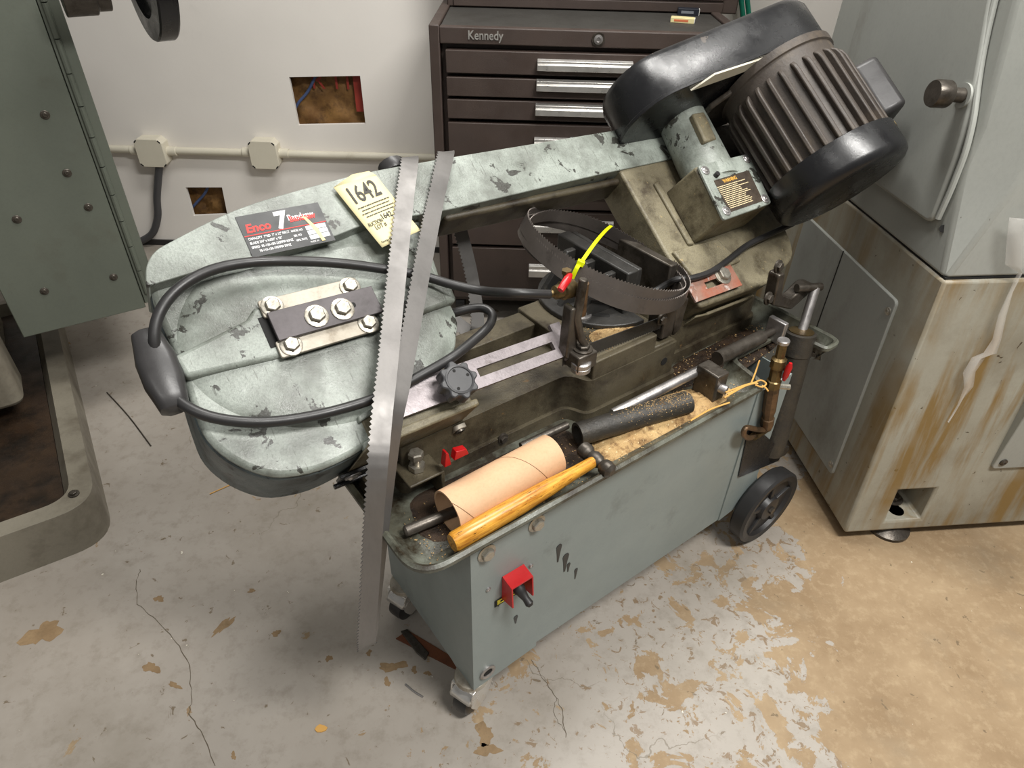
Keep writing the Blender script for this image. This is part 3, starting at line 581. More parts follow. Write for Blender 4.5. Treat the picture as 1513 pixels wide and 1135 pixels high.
# switch guard
q = PT(757, 860, 0.0)
sg = MB()
for sx in (-1, 1): sg.prism([(-0.001, q.z + 0.03), (-0.026, q.z + 0.026), (-0.03, q.z - 0.018), (-0.001, q.z - 0.026)], q.x + sx * 0.02 - 0.0012, q.x + sx * 0.02 + 0.0012, 0)
sg.prism([(-0.001, q.z + 0.031), (-0.026, q.z + 0.027), (-0.026, q.z + 0.0245), (-0.001, q.z + 0.0285)], q.x - 0.021, q.x + 0.021, 0)
swg = sp_('switch_guard', sg, 'red', lp)
sw_ = sp_('toggle_boot', MB().lathe((q.x, 0, q.z + 0.006), (0.12, -0.85, -0.5), [(0.012, 0), (0.013, 0.006), (0.0115, 0.009), (0.012, 0.012), (0.0105, 0.016), (0.0108, 0.019), (0.0085, 0.024), (0.006, 0.036), (0.007, 0.046), (0.004, 0.05)], 18), 'rubber', lp)
Fy = SAW @ frame(Vector((q.x - 0.03, -0.0008, q.z - 0.036)), Vector((1, 0, 0)), Vector((0, 0, 1)), Vector((0, -1, 0)))
yl = part('switch_label', MB().box((0, 0, 0), (0.055, 0.011, 0.0006)), flat('label_yellow', srgb(226, 214, 60)), lp, Fy)
part('label_edge', MB().box((-0.005, -0.003, -0.0002), (0.058, 0.0135, 0.0003)), M['gap'], lp, Fy)
fineprint('switch_print', Fy @ Matrix.Translation((0.006, 0.0035, 0.0006)), M['gap'], yl, [(0, 0, 0.044, 0.0042)], 3)
# casters and wheels
def caster(s_, t_, rz, nm='caster'):
    F = SAW @ rotz((s_, t_, 0), rz)
    h = part(nm, MB().lathe((0, 0, 0.086), (0, 0, 1), [(0.03, 0), (0.032, 0.004), (0.03, 0.012), (0.012, 0.016)], 20), M['zinc'], saw, F)
    y = MB()
    for sy in (-1, 1): y.prism(rpoly([(-0.018, 0.02), (0.012, 0.02), (0.034, 0.06), (0.034, 0.088), (-0.03, 0.088), (-0.034, 0.05)], 0.008), sy * 0.023 - 0.0015, sy * 0.023 + 0.0015, 1)
    y.box((-0.028, -0.0245, 0.085), (0.032, 0.0245, 0.089))
    part('caster_fork', y, M['chrome'], h, F, 0.001)
    part('caster_hood', MB().lathe((-0.004, -0.026, 0.04), (0, 1, 0), [(0.001, 0), (0.036, 0.001), (0.041, 0.006), (0.041, 0.046), (0.036, 0.051), (0.001, 0.052)], 28, False), M['chrome'], h, F)
    hood = bpy.data.objects[h.children[-1].name]
    bmh = bmesh.new(); bmh.from_mesh(hood.data); bmesh.ops.delete(bmh, geom=[v for v in bmh.verts if v.co.z < 0.045 - 0.4 * (v.co.x + 0.004)], context='VERTS'); bmh.to_mesh(hood.data); bmh.free()
    sm_ = hood.modifiers.new('thick', 'SOLIDIFY'); sm_.thickness = 0.0015
    part('caster_wheel', MB().lathe((-0.006, -0.017, 0.036), (0, 1, 0), [(0.028, 0), (0.035, 0.003), (0.036, 0.01), (0.036, 0.024), (0.035, 0.031), (0.028, 0.034)], 28), M['rubber'], h, F)
caster(0.012, 0.03, 20); caster(0.012, 0.275, 20)
def wheel(s_, t_, z_, r):
    F = SAW @ look(Vector((s_, t_, z_)), Vector((0, -1, 0)))
    t = part('stand_wheel', MB().lathe((0, 0, 0), (0, 0, 1), [(r * 0.72, -0.017), (r * 0.95, -0.019), (r, -0.014), (r, 0.014), (r * 0.95, 0.019), (r * 0.8, 0.017), (r * 0.76, 0.008), (r * 0.34, 0.006), (r * 0.3, 0.018), (r * 0.12, 0.02)], 44), M['rubber'], saw, F)
    for k in range(5): part('spoke', MB().box((r * 0.28, -0.006, 0.005), (r * 0.78, 0.006, 0.013)), M['rubber'], t, F @ Matrix.Rotation(k * math.pi * 0.4 + 0.3, 4, 'Z'), 0.002)
    part('axle_nut', MB().cyl((0, 0, 0.015), (0, 0, 0.026), 0.009, 6), M['darksteel'], t, F)
wheel(0.79, -0.022, 0.1, 0.098); wheel(0.79, 0.325, 0.1, 0.098)
sp_('axle', MB().cyl((0.79, -0.02, 0.1), (0.79, 0.32, 0.1), 0.008, 12), 'darksteel')
sp_('axle_bracket', MB().prism([(0.74, 0.2), (0.76, 0.2), (0.8, 0.115), (0.8, 0.085), (0.775, 0.085), (0.74, 0.13)], 0.004, 0.008, 1), 'stand')
# ---- chip tray
def offset(poly, d):
    out = []; n = len(poly)
    ar = sum(poly[i][0] * poly[(i + 1) % n][1] - poly[(i + 1) % n][0] * poly[i][1] for i in range(n)); sg_ = 1 if ar > 0 else -1
    for i in range(n):
        a, p, b = Vector(poly[i - 1]), Vector(poly[i]), Vector(poly[(i + 1) % n]); t = ((p - a).normalized() + (b - p).normalized()).normalized()
        out.append((p.x - t.y * d * sg_, p.y + t.x * d * sg_))
    return out
outl = rpoly([(-0.098, -0.016), (0.65, -0.016), (0.665, 0.075), (0.835, 0.075), (0.842, -0.012), (0.9, -0.012), (0.9, 0.36), (-0.098, 0.36)], [0.055, 0.02, 0.015, 0.015, 0.015, 0.05, 0.05, 0.055], 8)
loops = [(0.03, 0.462), (0.006, 0.497), (0.0, 0.503), (0.0, 0.5095), (0.005, 0.513), (0.010, 0.5095), (0.012, 0.502), (0.03, 0.484), (0.045, 0.481)]
tr = MB(); n = len(outl); vs = []
for d, z in loops: vs += [(x, y, z) for x, y in offset(outl, d)]
fs = [(k * n + i, k * n + (i + 1) % n, (k + 1) * n + (i + 1) % n, (k + 1) * n + i) for k in range(len(loops) - 1) for i in range(n)]
tr.add(vs, fs)
for x0_, x1_, y0_, y1_ in ((-0.07, 0.87, 0.1, 0.335), (-0.07, 0.635, 0.011, 0.22)):
    tr.prism(rpoly([(x0_, y0_), (x1_, y0_), (x1_, y1_), (x0_, y1_)], 0.035, 5), 0.463, 0.4815 if y1_ > 0.3 else 0.4809)
sp_('chip_tray', tr, 'tray')
# ---- bed casting
plan = [(-0.02, 0.161), (0.306, 0.161), (0.322, 0.123), (0.54, 0.123), (0.545, 0.165), (0.84, 0.165), (0.84, 0.34), (-0.02, 0.34)]
bd = MB().prism(rpoly([(x, y) for x, y in plan], [0.005, 0.02, 0.012, 0.006, 0.006, 0.02, 0.02, 0.005], 3), 0.481, 0.572)
bd.prism(offset(rpoly(plan, [0.005, 0.02, 0.012, 0.006, 0.006, 0.02, 0.02, 0.005], 3), -0.007), 0.481, 0.505)
bed = sp_('bed', bd, 'bed', saw, 0.003)
sp_('vise_table', MB().prism(rpoly([(0.33, 0.125), (0.482, 0.125), (0.482, 0.34), (0.33, 0.34)], 0.004), 0.57, 0.607), 'bed', bed, 0.002)
sp_('table_lug', MB().box((0.482, 0.127, 0.56), (0.535, 0.19, 0.578)), 'bed', bed, 0.003)
sp_('way_rail', MB().box((0.0, 0.285, 0.57), (0.37, 0.335, 0.6)), 'bed', bed, 0.002)
sp_('pivot_pedestal', MB().prism([(0.548, 0.57), (0.84, 0.57), (0.84, 0.6), (0.56, 0.6)], 0.166, 0.34, 1), 'bed', bed, 0.003)
for x, y in ((743, 648),): bolt(bed, SAW, PT(x, y, 0.154), (0, -1, 0), 0.007, 'darksteel', True)
hq = PT(981, 534, 0.123); sp_('tapped_hole', MB().cyl((hq.x, 0.1222, hq.z), (hq.x, 0.13, hq.z), 0.008, 16), 'gap', bed)
# stop bracket with bolt, legs under the bed
q = PZ(622, 697, 0.535)
sb = sp_('stop_bracket', MB().box((q.x - 0.03, q.y - 0.02, 0.531), (q.x + 0.03, q.y + 0.04, 0.536)).box((q.x + 0.024, q.y - 0.02, 0.482), (q.x + 0.03, q.y + 0.04, 0.533)).box((q.x - 0.075, q.y - 0.01, 0.482), (q.x - 0.06, q.y + 0.09, 0.525)), 'bed', saw, 0.002)
sp_('stop_bolt', MB().cyl((q.x - 0.002, q.y + 0.008, 0.515), (q.x - 0.002, q.y + 0.008, 0.565), 0.006, 12).lathe((q.x - 0.002, q.y + 0.008, 0.537), (0, 0, 1), [(0.013, 0), (0.013, 0.009)], 6).lathe((q.x - 0.002, q.y + 0.008, 0.56), (0, 0, 1), [(0.012, 0), (0.012, 0.009), (0.01, 0.011)], 6), 'bolt', sb)
# ---- vise
jw = sp_('vise_jaw', MB().box((0.465, 0.2, 0.612), (0.492, 0.395, 0.7)).box((0.495, 0.205, 0.615), (0.507, 0.39, 0.697)), 'blackjaw', saw, 0.003)
for t_ in (0.235, 0.29, 0.345): sp_('jaw_rib', MB().prism([(0.385, 0.614), (0.467, 0.614), (0.467, 0.69), (0.445, 0.69)], t_ - 0.006, t_ + 0.006, 1), 'blackjaw', jw, 0.002)
vb = MB().prism([(0.487 + 0.12 * math.cos(math.radians(a)), 0.285 + 0.12 * math.sin(math.radians(a))) for a in range(90, 271, 10)], 0.607, 0.617)
vbo = sp_('swivel_base', vb, 'blackjaw', saw, 0.002)
for a in (135, 180, 225):
    c_ = (0.487 + 0.085 * math.cos(math.radians(a)), 0.285 + 0.085 * math.sin(math.radians(a)))
    part('swivel_slot', MB().prism(rpoly([(-0.022, -0.006), (0.022, -0.006), (0.022, 0.006), (-0.022, 0.006)], 0.006), 0.0168, 0.0176), M['gap'], vbo, SAW @ Matrix.Translation((c_[0], c_[1], 0.6)) @ Matrix.Rotation(math.radians(a + 90), 4, 'Z'))
bolt(vbo, SAW, (0.40, 0.24, 0.619), (0, 0, 1), 0.013, 'steel', True)
sp_('fixed_jaw', MB().box((0.565, 0.19, 0.6), (0.585, 0.36, 0.69)).box((0.585, 0.24, 0.6), (0.62, 0.26, 0.66)), 'darksteel', saw, 0.003)

# ---- head: wheel housing, beam, bosses
face = [(-0.192, -0.105), (-0.179, -0.138), (-0.157, -0.167), (-0.131, -0.188), (-0.082, -0.2), (-0.035, -0.202), (0.03, -0.2), (0.17, -0.196), (0.172, -0.135), (0.15, -0.13), (0.185, -0.102), (0.207, -0.061), (0.212, -0.033), (0.214, 0.009), (0.225, 0.081), (0.25, 0.13),
        (0.25, 0.205), (0.155, 0.206), (-0.046, 0.184), (-0.163, 0.144), (-0.18, 0.125), (-0.188, 0.094), (-0.187, 0.046), (-0.185, 0.0), (-0.19, -0.05)]
main = [(-0.192, -0.105), (-0.179, -0.138), (-0.157, -0.167), (-0.131, -0.188), (-0.082, -0.2), (-0.02, -0.196), (0.05, -0.175), (0.128, -0.14), (0.185, -0.102), (0.207, -0.061), (0.212, -0.033), (0.214, 0.009), (0.225, 0.081), (0.235, 0.13),
        (0.155, 0.2), (-0.046, 0.182), (-0.16, 0.142), (-0.178, 0.122), (-0.187, 0.094), (-0.187, 0.046), (-0.185, 0.0), (-0.19, -0.05)]
main = rpoly(main, 0.03, 3)
hb_ = MB().prism(main, -0.028, -0.016, 2, [(x * 0.985 + 0.0002, y * 0.985) for x, y in main])
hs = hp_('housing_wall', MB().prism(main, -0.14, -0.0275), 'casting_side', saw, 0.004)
hous = hp_('wheel_housing', hb_, 'casting', saw, 0.006, seg=3)
# pressed dome of the cover
dm = MB(); R_ = 0.168; prof = [(R_, -0.017), (R_ * 0.975, -0.0145), (R_ * 0.92, -0.0115), (R_ * 0.8, -0.009), (R_ * 0.5, -0.0075), (R_ * 0.2, -0.007), (0.0001, -0.007)]
dm.lathe((0.018, -0.015, 0), (0, 0, 1), prof, 64, False)
for i, p in enumerate(dm.v):
    p.x = max(-0.181, min(0.206, 0.018 + (p.x - 0.018) * 1.2)); p.y = min(0.1, -0.004 + (p.y + 0.015) * 0.9)
hp_('cover_dome', dm, 'casting', hous, 0)
band = rpoly([(-0.189, 0.1), (-0.18, 0.129), (-0.163, 0.148), (-0.046, 0.189), (0.155, 0.212), (0.3, 0.214), (0.86, 0.216), (0.86, 0.131), (0.6, 0.128), (0.25, 0.119), (0.134, 0.127), (0.079, 0.115), (-0.005, 0.109), (-0.115, 0.107)], [0.006, 0.02, 0.03, 0.06, 0.06, 0.05, 0, 0, 0.05, 0.05, 0.03, 0.03, 0.05, 0.02], 4)
beam = hp_('top_beam', MB().prism(band, -0.075, 0.004), 'casting', saw, 0.012, seg=4)
hp_('beam_lip', MB().prism([(-0.06, -0.001), (-0.001, -0.001), (0.0, 0.004), (-0.006, 0.011), (-0.02, 0.013), (-0.06, 0.013)], 0.2, 0.84, 0) if False else MB().box((0.27, 0.112, -0.07), (0.84, 0.126, -0.014)), 'bed', beam, 0.006, seg=3)
bo = hp_('tension_boss', MB().prism([(-0.19, 0.002), (-0.185, -0.03), (-0.076, -0.038), (0.1, -0.04), (0.214, -0.031), (0.216, 0.004), (0.1, 0.02), (-0.074, 0.04), (-0.09, 0.025)], -0.02, 0.0), 'casting', hous, 0.006, seg=3)
hp_('boss_recess', MB().box((-0.076, -0.024, -0.001), (-0.06, 0.022, 0.0006)), 'gap', bo)
for k, (v0, v1) in enumerate(((0.0175, 0.044), (-0.0435, -0.0185))):
    gpl = hp_('guide_plate', MB().prism(rpoly([(-0.069, v0), (0.074, v0), (0.074, v1), (-0.069, v1)], 0.004), 0.0005, 0.0055), 'zinc', bo, 0.001)
    for h_ in (-0.053, 0.06): bolt(gpl, HEAD, (h_ - k * 0.004 + k * 0.006, v0 + 0.0135, 0.0055), (0, 0, 1), 0.0105, 'bolt', True)
sld = hp_('slide_plate', MB().box((-0.065, -0.0215, 0.0062), (0.088, 0.0215, 0.0125)), 'slideplate', bo, 0.0008)
for h_ in (-0.005, 0.033): bolt(sld, HEAD, (h_, -0.002, 0.0125), (0, 0, 1), 0.0115, 'bolt', True)
hp_('slide_slot', MB().prism(rpoly([(0.038, -0.004), (0.054, -0.004), (0.054, 0.004), (0.038, 0.004)], 0.004), 0.012, 0.0128), 'gap', sld)
# small cast lugs along the lower edge
for x0, x1, y0, y1 in ((-0.115, -0.092, -0.155, -0.148),): pass
lug = hp_('cast_lug', MB().prism([(-0.005, -0.158), (0.03, -0.15), (0.03, -0.142), (-0.004, -0.149)], -0.02, -0.006), 'casting', hous, 0.002)
hp_('cast_lug', MB().prism([(-0.015, -0.196), (0.04, -0.182), (0.042, -0.174), (-0.012, -0.186)], -0.02, -0.008), 'casting', hous, 0.002)
# lower arm carrying the guide bar
arm = hp_('lower_arm', MB().prism([(-0.02, -0.2), (0.172, -0.196), (0.172, -0.185), (0.0, -0.185)], -0.13, -0.004).prism([(0.0, -0.19), (0.168, -0.19), (0.168, -0.12), (0.06, -0.12), (0.0, -0.15)], -0.06, -0.014), 'casting_grimy', saw, 0.003)
# slotted guide bar
sbv = [(0.05, -0.174), (0.347, -0.174), (0.347, -0.18), (0.368, -0.18), (0.368, -0.116), (0.347, -0.116), (0.347, -0.128), (0.05, -0.128)]
gb = MB(); gb.box((0.05, -0.174, -0.008), (0.19, -0.128, 0.0)); gb.box((0.19, -0.174, -0.008), (0.336, -0.158, 0.0)); gb.box((0.19, -0.144, -0.008), (0.336, -0.128, 0.0)); gb.box((0.336, -0.174, -0.008), (0.348, -0.128, 0.0)); gb.box((0.3475, -0.18, -0.008), (0.368, -0.116, 0.0))
gbo = hp_('guide_bar', gb, worn('lilac_grey_ground_steel', srgb(158, 150, 152), srgb(140, 132, 134), srgb(96, 88, 84), None, 0.4, 0.4, 14, 26, (0.56, 0.78)), saw)
k0 = HV(680, 560, 0.042)
kn = MB(); kn.lathe((k0.x, k0.y, -0.001), (0, 0, 1), [(0.014, 0), (0.014, 0.02)], 20)
st = []
for i in range(64):
    a = 2 * math.pi * i / 64; c_ = math.cos(a * 8); st.append((k0.x + (0.0265 + 0.0028 * max(-1, min(1, c_ * 2.2))) * math.cos(a), k0.y + (0.0265 + 0.0028 * max(-1, min(1, c_ * 2.2))) * math.sin(a)))
kn.prism(st, 0.016, 0.04)
kn_o = hp_('guide_knob', kn, 'plastic', gbo, 0.002)
hp_('knob_face', MB().lathe((k0.x, k0.y, 0.0385), (0, 0, 1), [(0.0215, 0), (0.0215, 0.003), (0.019, 0.0038), (0.018, 0.0022), (0.0001, 0.0022)], 32, False), 'plastic', kn_o)
for a in (100, 10, 235): hp_('knob_hole', MB().cyl((k0.x + 0.0145 * math.cos(math.radians(a)), k0.y + 0.0145 * math.sin(math.radians(a)), 0.040), (k0.x + 0.0145 * math.cos(math.radians(a)), k0.y + 0.0145 * math.sin(math.radians(a)), 0.0412), 0.0024, 10), 'gap', kn_o)
# left guide arm and roller
ga = MB()
def H2S(p): return SAW.inverted() @ (HEAD @ Vector(p))
ga.tube([PT(862, 412, 0.13), PT(852, 470, 0.13), PT(858, 500, 0.125), PT(866, 512, 0.12)], [0.008, 0.008, 0.007, 0.006], 8)
ga.box((0.275, 0.105, 0.62), (0.315, 0.145, 0.65))
gar = sp_('blade_guide_arm', ga, 'darksteel', saw, 0.003)
q = PT(858, 540, 0.115); sp_('guide_roller', MB().lathe((q.x, 0.115, q.z - 0.01), (0, 0, 1), [(0.014, 0), (0.0165, 0.002), (0.0165, 0.009), (0.015, 0.01), (0.0165, 0.011), (0.0165, 0.018), (0.014, 0.02)], 24), 'steel', gar)
bolt(gar, SAW, (0.298, 0.122, 0.651), (0, 0, 1), 0.011, 'darksteel', True)
sp_('guide_post', MB().prism([(0.268, 0.64), (0.285, 0.625), (0.292, 0.65), (0.282, 0.73), (0.272, 0.73)], 0.128, 0.15, 1), 'darksteel', gar, 0.003)
# right guide
rg_ = MB().box((0.5, 0.13, 0.585), (0.53, 0.17, 0.66)).prism([(0.53, 0.655), (0.565, 0.65), (0.558, 0.585), (0.54, 0.575)], 0.135, 0.165, 1)
rgo = sp_('blade_guide', rg_, 'darksteel', saw, 0.004)
q = PT(979, 473, 0.128); bolt(rgo, SAW, (q.x, 0.13, q.z), (0, -1, 0), 0.008, 'darksteel', True)
# fitted blade running between the guides
sp_('fitted_blade', MB().ribbon([(0.27, 0.137, 0.632), (0.53, 0.137, 0.618)], [(0, 0, 1), (0, 0, 1)], 0.026, 0.0015, False, 0.003), 'blackjaw')
# tension grip
grp = MB(); gq = HV(237, 549, -0.012); F0 = (gq.x, gq.y, -0.012)
sec = [(-0.056, 0.010, 0.012), (-0.052, 0.017, 0.017), (-0.035, 0.02, 0.019), (-0.015, 0.024, 0.021), (0.015, 0.024, 0.021), (0.035, 0.02, 0.019), (0.052, 0.017, 0.017), (0.056, 0.010, 0.012)]
vs = []
for v_, a_, b_ in sec: vs += [(F0[0] + a_ * (abs(math.cos(t)) ** 0.6) * math.copysign(1, math.cos(t)), F0[1] + v_, F0[2] + b_ * (abs(math.sin(t)) ** 0.6) * math.copysign(1, math.sin(t))) for t in [2 * math.pi * k / 20 for k in range(20)]]
grp.add(vs, [(j * 20 + i, j * 20 + (i + 1) % 20, (j + 1) * 20 + (i + 1) % 20, (j + 1) * 20 + i) for j in range(len(sec) - 1) for i in range(20)] + [tuple(range(20))[::-1], tuple((len(sec) - 1) * 20 + i for i in range(20))])
gr_o = hp_('tension_grip', grp, 'handle', saw, 0, smooth=50)
hp_('grip_hub', MB().lathe((F0[0] + 0.018, F0[1] + 0.004, -0.012), (1, 0, 0), [(0.011, 0), (0.011, 0.012), (0.0085, 0.013), (0.0085, 0.03)], 24), 'black', gr_o)
# hinge plate and lever on the side wall
q0, q1 = HV(507, 712, -0.1), HV(606, 668, -0.1)
hl = hp_('lock_plate', MB().box((q0.x, -0.206, -0.135), (q1.x, -0.2, -0.105)), 'black', saw, 0.001)
hp_('lock_rod', MB().cyl((q0.x - 0.005, -0.208, -0.14), (q1.x + 0.01, -0.208, -0.14), 0.004, 10), 'black', hl)
for x, y in ((525, 712), (586, 684)): p = HV(x, y, -0.12); bolt(hl, HEAD, (p.x, -0.206, -0.119), (0, -1, 0), 0.009, 'steel', True, 'screw', 'pan')
p = HV(684, 640, -0.08)
lv = hp_('cam_lever', MB().prism(rpoly([(p.x - 0.011, -0.19), (p.x + 0.011, -0.19), (p.x + 0.011, -0.075), (p.x - 0.011, -0.075)], 0.009), -0.208, -0.2, 1), 'zinc', saw, 0.001)
hp_('lever_ring', MB().lathe((p.x, -0.208, -0.086), (0, -1, 0), [(0.008, 0), (0.008, 0.003), (0.005, 0.003), (0.005, 0)], 18, False), 'darksteel', lv)
q = PZ(668, 672, 0.57)
sp_('red_latch', MB().prism([(q.x - 0.016, 0.555), (q.x - 0.004, 0.555), (q.x - 0.008, 0.58), (q.x - 0.012, 0.582)], q.y - 0.004, q.y + 0.008, 1).prism([(q.x, 0.562), (q.x + 0.026, 0.562), (q.x + 0.022, 0.574), (q.x + 0.004, 0.578)], q.y - 0.006, q.y + 0.006, 1), 'red', lv, 0.001)

# ---- spec plate on the beam
Fl = HEAD @ Matrix.Translation((-0.05, 0.108, 0.0045))
lab = part('spec_plate', MB().prism([(0, 0), (0.121, 0), (0.121, 0.066), (0, 0.066)], 0, 0.0006), M['label_black'], beam, Fl)
T = lambda nm, s, z, x, y, m, **k: text(nm, s, z, Fl @ Matrix.Translation((0, 0, 0.0008)), M[m], lab, (x, y), **k)
T('maker_lettering', 'Enco', 0.0185, 0.006, 0.038, 'label_red', bold=0.0006, shear=0.15, xs=0.95)
T('model_numeral', '7', 0.037, 0.049, 0.036, 'label_white', bold=0.0016, shear=0.1, xs=0.9)
T('type_lettering', 'Bandsaw', 0.0125, 0.0695, 0.0425, 'label_red', bold=0.0005, xs=0.88)
T('type_lettering', 'Bandsaw', 0.0125, 0.068, 0.0455, 'label_white', bold=0.0003, xs=0.88, ex=0.0001)
part('red_rule', MB().box((0.001, 0.0325, 0.0006), (0.12, 0.0337, 0.001)), M['label_red'], lab, Fl)
for i, s_ in enumerate(('CAPACITY  7"RD  7" x 12" RECT.', 'BLADE 3/4" x 0.032" x 93"', 'SPEED  85-130-180-235FPM 60HZ', '       70-110-150-195FPM 50HZ')): T('spec_lettering', s_, 0.0052, 0.004, 0.0262 - i * 0.0068, 'label_white', xs=0.8, bold=0.0001)
for i, s_ in enumerate(('MODEL NO', 'SER. NO', 'MFG. DATE')):
    T('field_lettering', s_, 0.0046, 0.065 + i * 0.0008, 0.0258 - i * 0.0078, 'label_white', xs=0.7, bold=0.0001)
    part('data_field', MB().box((0.087, 0.0245 - i * 0.0078, 0.0006), (0.117, 0.0312 - i * 0.0078, 0.0009)), M['label_white'], lab, Fl)
T('origin_lettering', 'MADE IN', 0.0042, 0.085, 0.0035, 'label_white', xs=0.75)
part('tape_scrap', MB().prism([(0.089, 0.048), (0.094, 0.046), (0.104, 0.024), (0.107, 0.003), (0.102, 0.003), (0.098, 0.022)], 0.0009, 0.0013), M['label_cream'], lab, Fl)
# small black knob behind the beam
q = HV(582, 253, -0.02); hp_('clamp_knob', MB().lathe((q.x, 0.205, -0.02), (0, 1, 0), [(0.016, 0), (0.016, 0.01), (0.022, 0.012), (0.024, 0.02), (0.022, 0.03), (0.01, 0.032)], 12), 'handle')
q = HV(838, 200, -0.03); cn = hp_('coolant_fitting', MB().lathe((q.x, 0.2, -0.03), (0, 1, 0), [(0.014, 0), (0.014, 0.018), (0.01, 0.02), (0.01, 0.032)], 14), 'black')

# ---- right hand housing
rh = rpoly([(0.665, 0.135), (0.665, -0.125), (0.675, -0.178), (0.885, -0.18), (1.005, -0.145), (1.022, -0.07), (1.022, 0.13)], [0, 0.01, 0.01, 0.02, 0.05, 0.05, 0.02], 4)
rho = hp_('drive_housing', MB().prism(rh, -0.075, 0.0), 'casting_grimy', saw, 0.005, seg=3)
hp_('housing_skirt', MB().prism([(0.672, -0.178), (0.885, -0.181), (1.0, -0.146), (1.0, -0.12), (0.68, -0.12)], -0.125, -0.07), 'casting_grimy', rho, 0.003)
hp_('housing_step', MB().prism([(0.675, -0.06), (0.80, -0.06), (0.83, -0.12), (0.69, -0.125)], -0.002, 0.008), 'casting_grimy', rho, 0.003)
hp_('weld_ridge', MB().prism([(0.725, 0.085), (0.74, 0.09), (0.74, -0.058), (0.725, -0.055)], -0.002, 0.006), 'casting_grimy', rho, 0.003)
# blade guard plate with slot
g0 = MB(); sx0, sx1 = 0.656, 0.80
g0.box((sx0, -0.168, 0.009), (0.70, -0.122, 0.013)); g0.box((0.70, -0.168, 0.009), (0.765, -0.152, 0.013)); g0.box((0.70, -0.138, 0.009), (0.765, -0.122, 0.013)); g0.box((0.765, -0.168, 0.009), (0.79, -0.122, 0.013))
gp = hp_('guard_plate', g0, 'rusty', saw)
q = HV(1068, 406, 0.014); bolt(gp, HEAD, (q.x, q.y, 0.013), (0, 0, 1), 0.0135, 'bolt', True)
gw = hp_('brush_guard', MB().box((0.715, -0.19, -0.11), (0.86, -0.184, -0.03)).prism([(0.68, -0.186), (0.72, -0.19), (0.72, -0.186), (0.685, -0.182)], -0.12, -0.03), 'casting_grimy', saw, 0.002)
# ---- gearbox, neck
gx = MB().prism([(0.743, -0.056), (0.906, -0.05), (0.908, 0.06), (0.748, 0.064)], -0.002, 0.084, 2, [(0.745, -0.055), (0.892, -0.05), (0.906, 0.06), (0.752, 0.06)])
gxo = hp_('gearbox', gx, 'casting_grimy', saw, 0.005, seg=3)
hp_('gearbox_neck', MB().lathe((0.822, 0.03, 0.045), (0.12, 1, 0), [(0.052, 0), (0.05, 0.04), (0.047, 0.15), (0.047, 0.165)], 28), 'casting', gxo)
hp_('neck_flat', MB().prism([(0.80, 0.1), (0.835, 0.1), (0.845, 0.165), (0.81, 0.165)], 0.08, 0.096), 'casting_grimy', gxo, 0.004)
gc = hp_('gearbox_cover', MB().prism(rpoly([(0.737, -0.06), (0.886, -0.053), (0.905, 0.06), (0.752, 0.058)], 0.008), 0.085, 0.091), 'casting', gxo, 0.0015)
for x, y in ((1042, 252), (1103, 235), (1130, 294), (1073, 312)): p = HV(x, y, 0.091); bolt(gc, HEAD, (p.x, p.y, 0.091), (0, 0, 1), 0.0065, 'steel', True, 'screw', 'pan')
p = HV(1057, 260, 0.091); hp_('vent_plug', MB().cyl((p.x, p.y, 0.091), (p.x, p.y, 0.099), 0.005, 12), 'rubber', gc)
wl = [HV(x, y, 0.0912) for x, y in ((1054.4, 267), (1106, 251.5), (1127.5, 297), (1078, 314))]
wn = hp_('warning_label', MB().prism([XY(p) for p in wl][::-1], 0.091, 0.0916), 'warn', gc)
bx, by = (wl[3] - wl[2]) * -1, (wl[0] - wl[3]); bx, by = wl[2] - wl[3], wl[0] - wl[3]
Fw = HEAD @ frame(Vector((wl[3].x, wl[3].y, 0.0918)), bx.normalized(), Vector((0, 0, 1)).cross(bx.normalized()), Vector((0, 0, 1)))
LW, LH = bx.length, by.length
text('warning_heading', 'WARNING', 0.0105, Fw, M['warn_head'], wn, (LW * 0.5, LH * 0.84), 0, 0.8, 'CENTER', bold=0.0002)
fineprint('warning_fineprint', Fw, M['warn_ink'], wn, [(LW * 0.07, LH * (0.755 - k * 0.055), LW * (0.5 + 0.36 * random.Random(k).random()), LH * 0.022) for k in range(13)], 5)
# ---- pulley cover
A_, B__, ra, rb = Vector((0.785, 0.055)), Vector((1.03, 0.158)), 0.098, 0.098
def stadium(d=0.0):
    ax = (B__ - A_).normalized(); an = math.degrees(math.atan2(ax.y, ax.x))
    return circle(A_.x, A_.y, ra + d, 18, an + 90, an + 270) + circle(B__.x, B__.y, rb + d, 18, an - 90, an + 90)
po = stadium(); pc = MB()
prof = [(0.0, 0.19), (0.0, 0.262), (-0.006, 0.275), (-0.018, 0.281)]; n = len(po); vs = []
for d, v_ in prof: vs += [(x, v_, y) for x, y in stadium(d)]
pc.add(vs, [(k * n + i, k * n + (i + 1) % n, (k + 1) * n + (i + 1) % n, (k + 1) * n + i) for k in range(len(prof) - 1) for i in range(n)] + [tuple(range(n)), tuple((len(prof) - 1) * n + i for i in range(n))])
pco = hp_('pulley_cover', pc, 'black', saw)
hp_('back_plate', MB().prism(stadium(0.004), 0.182, 0.1895, 1), 'black', pco, 0.001)
hp_('rim_sticker', MB().prism([(0.80, 0.182), (0.99, 0.232), (0.985, 0.222), (0.9, 0.186), (0.86, 0.172), (0.77, 0.145)], 0.178, 0.1815, 1), 'cream', pco)
hp_('mount_plate', MB().prism([(0.88, -0.0), (0.98, 0.04), (1.0, 0.12), (0.90, 0.16), (0.86, 0.1)], 0.165, 0.177, 1).box((0.9, 0.02, -0.005), (1.0, 0.172, 0.03)), 'darksteel', saw, 0.004)
